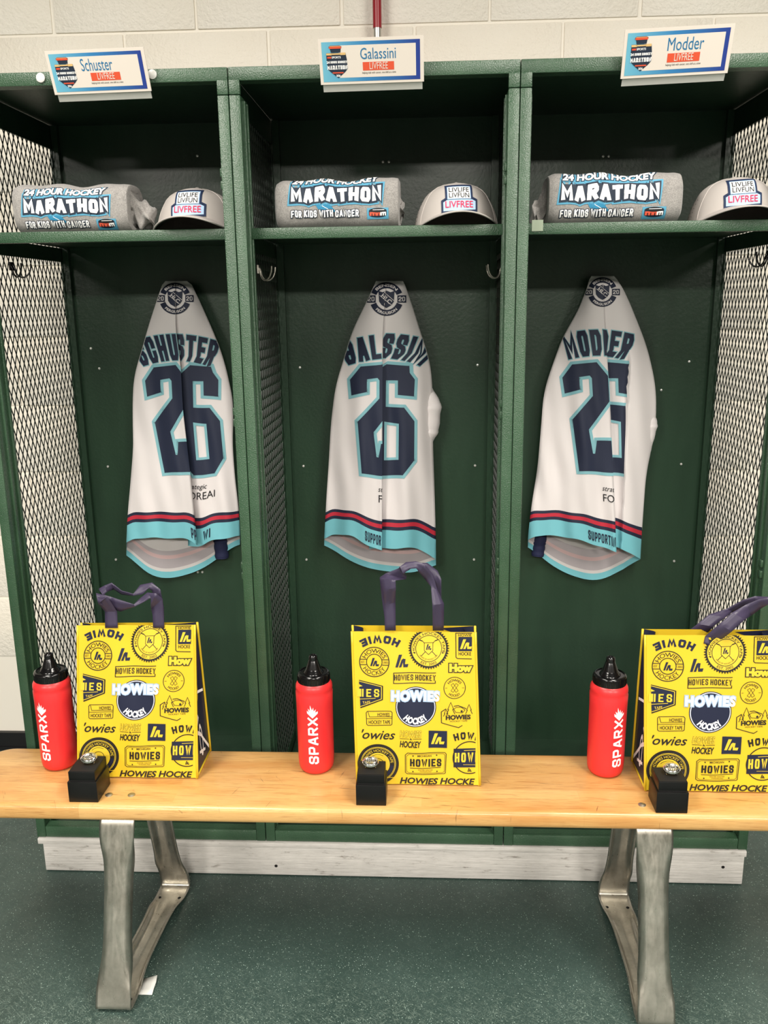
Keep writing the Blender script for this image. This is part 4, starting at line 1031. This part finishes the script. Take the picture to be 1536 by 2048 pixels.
    a.line([(930, -1262), (950, -1250), (990, -1250), (1020, -1272), (1000, -1296), (945, -1290), (930, -1262)], 4, K, 1); a.disc((993, -1283), 9, K, 1, 12)
    a.text('HOWIES', F(866, 1310, 1066, 1350), K, 2, bold=.045); a.text('HOCKEY TAPE', F(900, 1356, 1040, 1368), K, 1, bold=0)
    a.line([(235, -1290), (425, -1284), (435, -1295), (434, -1392), (424, -1400), (240, -1406), (230, -1398), (225, -1302)], 5, K, 1, True); a.line([(228, -1352), (434, -1344)], 4, K, 1)
    a.line([(240, -1294), (252, -1336), (434, -1330)], 4, K, 1); a.text('HOWIES', F(316, 1300, 414, 1328), K, 1, bold=.01, rot=.02); a.text('HOCKEY TAPE', F(246, 1362, 420, 1392), K, 1, bold=.01, rot=.02)
    a.text("'owies", F(188, 1440, 462, 1520), K, 1, bold=.012, shear=.35)
    a.text('HOWIES', F(498, 1440, 672, 1494), Yl, 3, bold=.01, shear=.2, out=.025, outm=K); a.line([(498, -1508), (572, -1508)], 4, K, 1); a.line([(602, -1508), (674, -1508)], 4, K, 1); a.text('HOCKEY', F(498, 1526, 670, 1582), K, 2, bold=.03, shear=.2); hlogo(a, 578, -1516, 598, -1500, K, 1)
    a.rect(730, -1583, 878, -1440, N, 1); hlogo(a, 750, -1552, 860, -1462, Yl, 2)
    a.block('HOWI', F(932, 1452, 1120, 1518), K, 1, T=.26, w=.56, gap=.3, bend=320)
    c = (325, -1725); a.disc(c, 167, K, 1, 64); a.ring(c, 141, 4, Yl, 2); a.ring(c, 133, 3, Yl, 2); a.disc(c, 94, Yl, 2, 48)
    a.arc('HOWIES HOCKEY TAPE', c, 102, 21, Yl, 2, width=300, bold=0); a.arc('NAVY', c, 118, 16, N, 2, width=1, up=False); a.ring(c, 112, 26, N, 3, radians(-70), radians(-5)); a.ring(c, 46, 4, K, 3); a.ring(c, 80, 3, K, 3, radians(60), radians(140))
    for o, T in ((0, 5), (10, 3)): a.line([(558+o, -1632-o), (562+o*1.3, -1627-o), (862-o*1.3, -1622-o), (873-o, -1634-o), (868-o, -1795+o), (858-o*1.3, -1803+o), (562+o*1.3, -1808+o), (545+o, -1796+o), (543+o, -1645-o)], T, K, 1, True)
    a.text('MICHIGAN', F(642, 1642, 754, 1658), K, 1, bold=.01); a.block('HOWIES', F(582, 1675, 835, 1745), K, 1, T=.2, w=.36, gap=.14); a.line([(582, -1756), (830, -1750)], 5, K, 1)
    a.text('WATER WINTER', F(646, 1764, 766, 1774), K, 1, bold=0); a.text('WONDERLAND', F(660, 1778, 756, 1787), K, 1, bold=0)
    for q in ((606, -1650), (796, -1646), (606, -1786), (800, -1782)): a.disc(q, 6, K, 1, 8)
    c = (1060, -1665); a.ring(c, 132, 8, K, 1); a.rect(932, -1745, 1110, -1588, N, 1); a.block('HOWI', F(942, 1622, 1120, 1706), Yl, 2, T=.18, w=.3, gap=.18); a.line([(1015, -1606), (1110, -1603)], 4, Yl, 2); a.line([(1010, -1722), (1110, -1725)], 3, Yl, 2); hlogo(a, 1045, -1782, 1080, -1752, K, 1)
    a.text('HOWIES HOCKE', F(500, 1838, 1106, 1892), K, 1, bold=.035, shear=.22)
    for q in ((430, 1838, 5),): a.line([(385, -1836), (466, -1836)], 4, Yl, 5)
    a.clip(x0=150, x1=1108, y1=-642)
    # sheet-local coordinates 0..1 (x right, y up): undo the slight lean of the surveyed panel
    return a.scaled(lambda x, y: ((x-lerp(112, 162, (-y-642)/1250))/(978), 1-(-y-642)/1252))
BAGART = bag_art()
def ribbon(secs, parent):
    """flat strap folded through a list of cross-lines (edge point, edge point)"""
    rows = []
    for (a0, b0), (a1, b1) in zip(secs, secs[1:]):
        for k in range(4): u = k/4; rows.append([(a0.lerp(a1, u)).lerp(b0.lerp(b1, u), j/3) for j in range(4)])
    rows.append([secs[-1][0].lerp(secs[-1][1], j/3) for j in range(4)])
    o = MB().grid(rows).build('handle', RIBBON, parent, smooth=True, label='purple navy ribbon handle', auto=25); s = o.modifiers.new('weave', 'SOLIDIFY'); s.thickness = .0010; s.offset = 0; return o
def bag(label, fl, fr, z_top, yf, ylean, depth, handles, toplift=(0, 0), backrise=.012):
    """fl, fr: x of the front bottom corners; tl/tr follow from the lean"""
    (x0, x1), (t0, t1) = fl, fr; z0 = BT+.0030; yt = yf+ylean
    t = thing('tote_bag', ((x0+x1)/2, yf+depth/2, BT), label, 'bag', 'yellow printed tote bags on the bench')
    def front(a, b, o=0):   # a across, b up
        bul = .006*sin(pi*a)*sin(pi*min(1, b*1.1))
        p = Vector((lerp(lerp(x0, x1, a), lerp(t0, t1, a), b), lerp(yf, yt, b)-bul+.0015*sin(a*19+b*7)*sin(pi*a), z0+(z_top-z0)*b+lerp(*toplift, a)*b)); return p+Vector((0, -o, o*.25))
    yb0, yb1 = yf+depth, yt+.020
    def back(a, b, o=0): return Vector((lerp(lerp(x0, x1, a), lerp(t0, t1, a), b), lerp(yb0, yb1, b)+.004*sin(pi*a)*sin(pi*b), z0+(z_top+backrise-z0)*b+lerp(*toplift, a)*b))
    n = 18
    MB().grid([[front(i/n, j/n) for i in range(n+1)] for j in range(n+1)]).build('front_panel', BAGY, t, smooth=True)
    MB().grid([[back(1-i/n, j/n) for i in range(n+1)] for j in range(n+1)]).build('back_panel', BAGY, t, smooth=True)
    for a in (0, 1):
        rows = []
        for j in range(n+1):
            b = j/n; p, q = front(a, b), back(a, b); ins = (.5-a)*2*.022*sin(pi*min(1, b*1.0)*.5)
            rows.append([p.lerp(q, k/6)+Vector((ins*sin(pi*k/6)*(.25+.75*b), 0, 0)) for k in range(7)])
        g = MB().grid(rows).build('side_gusset', BAGN, t, smooth=True, label='navy printed side')
        aa = Art(); rd = random.Random(int(x0*1000)+a)
        aa.line([(.05, .30), (.5, .22), (.95, .05)], .03, INKW, 1); aa.line([(.05, .52), (.95, .5)], .02, INKW, 1); aa.ring((.55, .62), .16, .03, BAGYI, 1, radians(200), radians(520), 20); aa.ring((.5, .18), .10, .03, INKW, 1, seg=16)
        aa.line([(.1, .75), (.6, .86)], .02, BAGYI, 1); aa.poly([(.3, .30), (.5, .34), (.42, .38)], INKW, 1); aa.line([(.3, .12), (.7, .08)], .02, INKW, 1)
        def gm(x, y, l, a=a):
            b = y; p, q = front(a, b), back(a, b); ins = (.5-a)*2*.022*sin(pi*min(1, b)*.5); kx = x if a else x
            return p.lerp(q, kx)+Vector((ins*sin(pi*kx)*(.25+.75*b)+(a-.5)*2*.0012, 0, 0))
        aa.build('side_print', t, gm, .05)
        e = MB()
        for fn in (front, back): e.tube([fn(a, j/12)+Vector(((a-.5)*.004, 0, 0)) for j in range(13)], .0026, 6)
        e.tube([front(a, 0), back(a, 0)], .0026, 6); e.build('piping', BAGY, t, smooth=True)
    MB().grid([[front(0, 0), front(1, 0)], [back(0, 0), back(1, 0)]]).build('base', BAGY, t)
    BAGART.build('print', t, lambda x, y, l: front(x, y, .0006+.00022*l), .03, 'navy and black hockey tape logos on yellow')
    # turned-in print on the inner back wall, above the front edge
    aa = Art(); aa.poly([(.72, .985), (.98, 1.0), (.98, .93), (.90, .93)], BAGN, 1); 
    aa.t = [x for x in aa.t]; aa.build('inner_print', t, lambda x, y, l: back(x, y)+Vector((0, -.0012-.0003*l, 0)), .05)
    for secs in handles: ribbon(secs, t)
    return t
def strap(ox, oy, sc, secs, Y):
    out = []
    for i, (xa, ya, xb, yb) in enumerate(secs):
        e = min(i, len(secs)-1-i); w_ = 0 if e == 0 else .007*sin(i*1.9)-.004
        out.append((P(ox+xa/sc, oy+ya/sc, Y+w_), P(ox+xb/sc, oy+yb/sc, Y+w_+(0 if e == 0 else .010*cos(i*1.3)))))
    return out
S1 = lambda q, Y: strap(140, 1120, 4.266, q, Y)
S2 = lambda q, Y: strap(680, 1100, 4.097, q, Y)
S3 = lambda q, Y: strap(1160, 1150, 4.085, q, Y)
h1 = [S1([(300, 580, 408, 580), (298, 440, 402, 440), (240, 370, 318, 310), (222, 282, 242, 375), (330, 308, 345, 412), (440, 345, 432, 440), (545, 378, 556, 398), (600, 325, 632, 358), (660, 278, 690, 322), (735, 285, 688, 385), (790, 330, 694, 420), (800, 450, 705, 470), (805, 580, 710, 580)], -.2345),
      S1([(305, 560, 400, 560), (300, 330, 390, 330), (245, 245, 285, 305), (300, 215, 310, 275), (355, 194, 372, 250), (440, 262, 440, 294), (540, 288, 540, 306), (600, 212, 620, 292), (700, 192, 670, 242), (770, 250, 700, 262), (800, 400, 730, 400), (805, 560, 730, 560)], -.208)]
h2 = [S2([(368, 660, 457, 660), (362, 450, 455, 430), (345, 330, 458, 310), (328, 234, 455, 250), (372, 192, 542, 238), (478, 152, 545, 212), (492, 135, 520, 200), (540, 100, 565, 155), (620, 92, 625, 150), (690, 113, 650, 185), (760, 200, 698, 242), (800, 330, 745, 300), (852, 440, 757, 450), (850, 660, 760, 660)], -.2415),
      S2([(375, 630, 450, 630), (340, 380, 420, 350), (325, 225, 400, 228), (370, 195, 470, 240), (470, 168, 512, 192), (500, 130, 520, 190), (600, 103, 600, 142), (715, 106, 690, 142), (800, 170, 740, 200), (830, 240, 790, 300), (830, 390, 790, 420), (850, 630, 790, 630)], -.214)]
h3 = [S3([(1010, 560, 1120, 580), (1022, 502, 1140, 537), (1140, 400, 1240, 462), (1245, 305, 1345, 366), (1360, 240, 1400, 330), (1460, 200, 1480, 272), (1536, 185, 1536, 242), (1640, 260, 1640, 340), (1700, 500, 1600, 510)], -.2580),
      S3([(875, 500, 1010, 520), (872, 468, 1010, 505), (960, 400, 1090, 420), (1050, 325, 1190, 345), (1200, 275, 1250, 300), (1330, 205, 1340, 262), (1430, 172, 1430, 232), (1536, 178, 1536, 230), (1640, 250, 1640, 310), (1690, 470, 1600, 480)], -.228),
      ]
bag('yellow logo tote bag on the bench in front of the left locker, navy side showing', (-.653, -.392), (-.640, -.388), .783, -.277, .045, .118, h1, (0, .003), -.002)
bag('yellow logo tote bag on the middle of the bench, handles standing in a tall arch', (-.037, .222), (-.046, .211), .776, -.289, .050, .095, h2, (0, .0), .006)
bag('yellow logo tote bag at the right end of the bench, handles flopped over', (.571, .830), (.563, .822), .778, -.299, .045, .118, h3, (0, .0), .005)

# ================================================================== BOTTLES
def bottle(label, px, y, turn, tilt=0):
    q = P(px, 1400, y); t = thing('squeeze_bottle', (q.x, y, BT), label, 'bottle', 'red squeeze bottles on the bench'); c = (q.x, y, BT+.0006); R_ = .0395
    prof = [(0, .002), (.026, .0006), (.0335, .002), (.0372, .007), (.0388, .015), (R_, .03), (R_, .1), (R_+.0003, .16), (R_+.001, .186), (R_-.0006, .190), (R_+.0006, .194), (R_, .202), (.036, .209), (.032, .212)]
    MB().lathe(prof, c, 56).build('body', REDB, t, smooth=True)
    cp = [(.0325, .206), (.0345, .2065), (.0350, .209), (.0350, .2265), (.0335, .2295), (.030, .2305), (.0295, .2285), (.0225, .2285), (.0218, .2305), (.0200, .2325), (.0185, .2355), (.0165, .238)]
    MB().lathe(cp, c, 48).build('lid', CAPB, t, smooth=True, auto=50)
    nz = [(.0172, .236), (.0160, .2400), (.0128, .2490), (.0104, .2565), (.0092, .2590), (.0098, .2605), (.0094, .2650), (.0078, .2680), (.0050, .2690), (.0042, .2675), (0, .2675)]
    MB().lathe(nz, c, 28).build('nozzle', CAPB, t, smooth=True, auto=60)
    g = MB()
    for k in range(60):
        an = 2*pi*k/60; g.tube([(c[0]+.0351*cos(an), c[1]+.0351*sin(an), c[2]+.211), (c[0]+.0351*cos(an), c[1]+.0351*sin(an), c[2]+.225)], .0006, 4, cap=False)
    g.build('lid_knurl', CAPB, t)
    a = Art(); a.block('SPARX', (.030, -.0115, .141, .0115), INKW, 1, T=.19, w=.60, gap=.16, shear=.0)
    # spark at the end of the word
    a.poly([(.1385, 0), (.150, .0115), (.156, .0118), (.152, .0075), (.161, .0095), (.156, .005), (.169, .0045), (.157, .0005), (.164, -.002), (.155, -.003), (.160, -.0075), (.152, -.0062), (.155, -.0115), (.150, -.0115)], INKW, 1)
    def mp(x, y_, l): th = turn+(-y_)/R_; r = R_+.0009; return Vector((c[0]+r*sin(th), c[1]-r*cos(th), c[2]+x))
    a.build('print', t, mp, .004, 'white upright SPARX lettering')
    if tilt: t.rotation_euler = (0, tilt, 0)
    return t
bottle('red squeeze bottle at the left end of the bench with lettering on its left side', 107, -.222, -.30)
bottle('red squeeze bottle in the middle of the bench with lettering facing forward', 629, -.220, .0)
bottle('red squeeze bottle right of centre on the bench with lettering on its right side', 1217, -.218, .42)

# ================================================================== RING BOXES AND RINGS
def ring_box(label, rlabel, xa, xb, yf, dp, ringdx):
    z = BT+.0006; t = thing('ring_box', ((xa+xb)/2, yf+dp/2, BT), label, 'box', 'black ring boxes on the bench'); ins = .0028
    MB().box((xa, yf, z), (xb, yf+dp, z+.046), bev=.0012).build('base', BOXB, t, smooth=True, auto=40)
    MB().box((xa+ins+.001, yf+ins+.001, z+.0455), (xb-ins-.001, yf+dp-ins-.001, z+.049)).build('gap', BOXI, t)
    MB().box((xa+ins, yf+ins, z+.0485), (xb-ins, yf+dp-ins, z+.068), bev=.0012).build('upper_tray', BOXB, t, smooth=True, auto=40)
    MB().box((xa+ins+.0015, yf+ins+.0015, z+.0675), (xb-ins-.0015, yf+dp-ins-.0015, z+.0687)).build('cushion', BOXI, t)
    zz = z+.0687; c = Vector(((xa+xb)/2+ringdx, yf+dp*.52, zz))
    r = thing('ring', c, rlabel, 'ring', 'silver championship rings on the ring boxes')
    tl = radians(26)   # bezel leans toward the viewer
    def T(x, y, zc):
        x, y, zc = x*1.2, y*1.2, zc*1.2; y2 = y*cos(tl)-zc*sin(tl); z2 = y*sin(tl)*-1*-1+zc*cos(tl); return Vector((c.x+x, c.y+y2, c.z+.0135+z2))
    def ell(rx, ry, h, n=36): return [T(rx*cos(2*pi*k/n), ry*sin(2*pi*k/n), h) for k in range(n)]
    rows = [ell(.0118, .0092, -.0055), ell(.0140, .0108, -.0035), ell(.0145, .0112, -.0010), ell(.0128, .0098, .0012), ell(.0122, .0093, .0018), ell(.0092, .0068, .0030), ell(.0086, .0062, .0026)]
    m = MB().grid(rows, 0, True); k = len(m.v); m.f.append(tuple(k-36+j for j in range(36))); m.m.append(0); m.build('bezel', SILVER, r, smooth=True, auto=40)
    sm_ = MB()
    for n, rx, ry, h, s in ((22, .0108, .0081, .0026, .0011), (30, .0137, .0105, -.0002, .0009)):
        for k in range(n):
            p = T(rx*cos(2*pi*k/n), ry*sin(2*pi*k/n), h); sm_.add([p+Vector(v)*s for v in ((1, 0, 0), (-1, 0, 0), (0, 1, 0), (0, -1, 0), (0, 0, 1), (0, 0, -1))], [(0, 2, 4), (2, 1, 4), (1, 3, 4), (3, 0, 4), (2, 0, 5), (1, 2, 5), (3, 1, 5), (0, 3, 5)])
    for i in range(-2, 3):
        for j in range(-1, 2):
            p = T(i*.0030, j*.0032, .0034); sm_.add([p+Vector(v)*.0014 for v in ((1, 0, 0), (-1, 0, 0), (0, 1, 0), (0, -1, 0), (0, 0, 1), (0, 0, -1))], [(0, 2, 4), (2, 1, 4), (1, 3, 4), (3, 0, 4), (2, 0, 5), (1, 2, 5), (3, 1, 5), (0, 3, 5)])
    sm_.build('stones', STONE, r)
    b = MB(); rws = []
    for k in range(41):   # band: a broad hoop whose lower part sinks into the cushion slit
        an = lerp(radians(-20), radians(200), k/40); cx, cz = .0112*cos(an), -.0112*sin(an)*.0+(.0112*sin(an)-.0112)
        wd = lerp(.0034, .0060, abs(cos(an))**2); rad = Vector((cos(an), 0, sin(an)))
        pts = []
        for (dy, dr) in ((-1, 0), (-.6, .0011), (.6, .0011), (1, 0), (.6, -.0008), (-.6, -.0008)): pts.append(Vector((c.x, c.y+.002, c.z+.0012))+Vector((rad.x*(.0112+dr), dy*wd, max(-.0008, rad.z*(.0098+dr)))))
        rws.append(pts)
    b.grid(rws, 0, True).build('band', SILVER, r, smooth=True)
ring_box('black ring box on the bench in front of the left yellow bag', 'silver championship ring on the left black box', -.636, -.574, -.374, .072, .004)
ring_box('black ring box on the bench in front of the middle yellow bag', 'silver championship ring on the middle black box', -.035, .027, -.369, .062, -.002)
ring_box('black ring box on the bench in front of the right yellow bag', 'silver championship ring on the right black box', .571, .634, -.379, .062, .004)
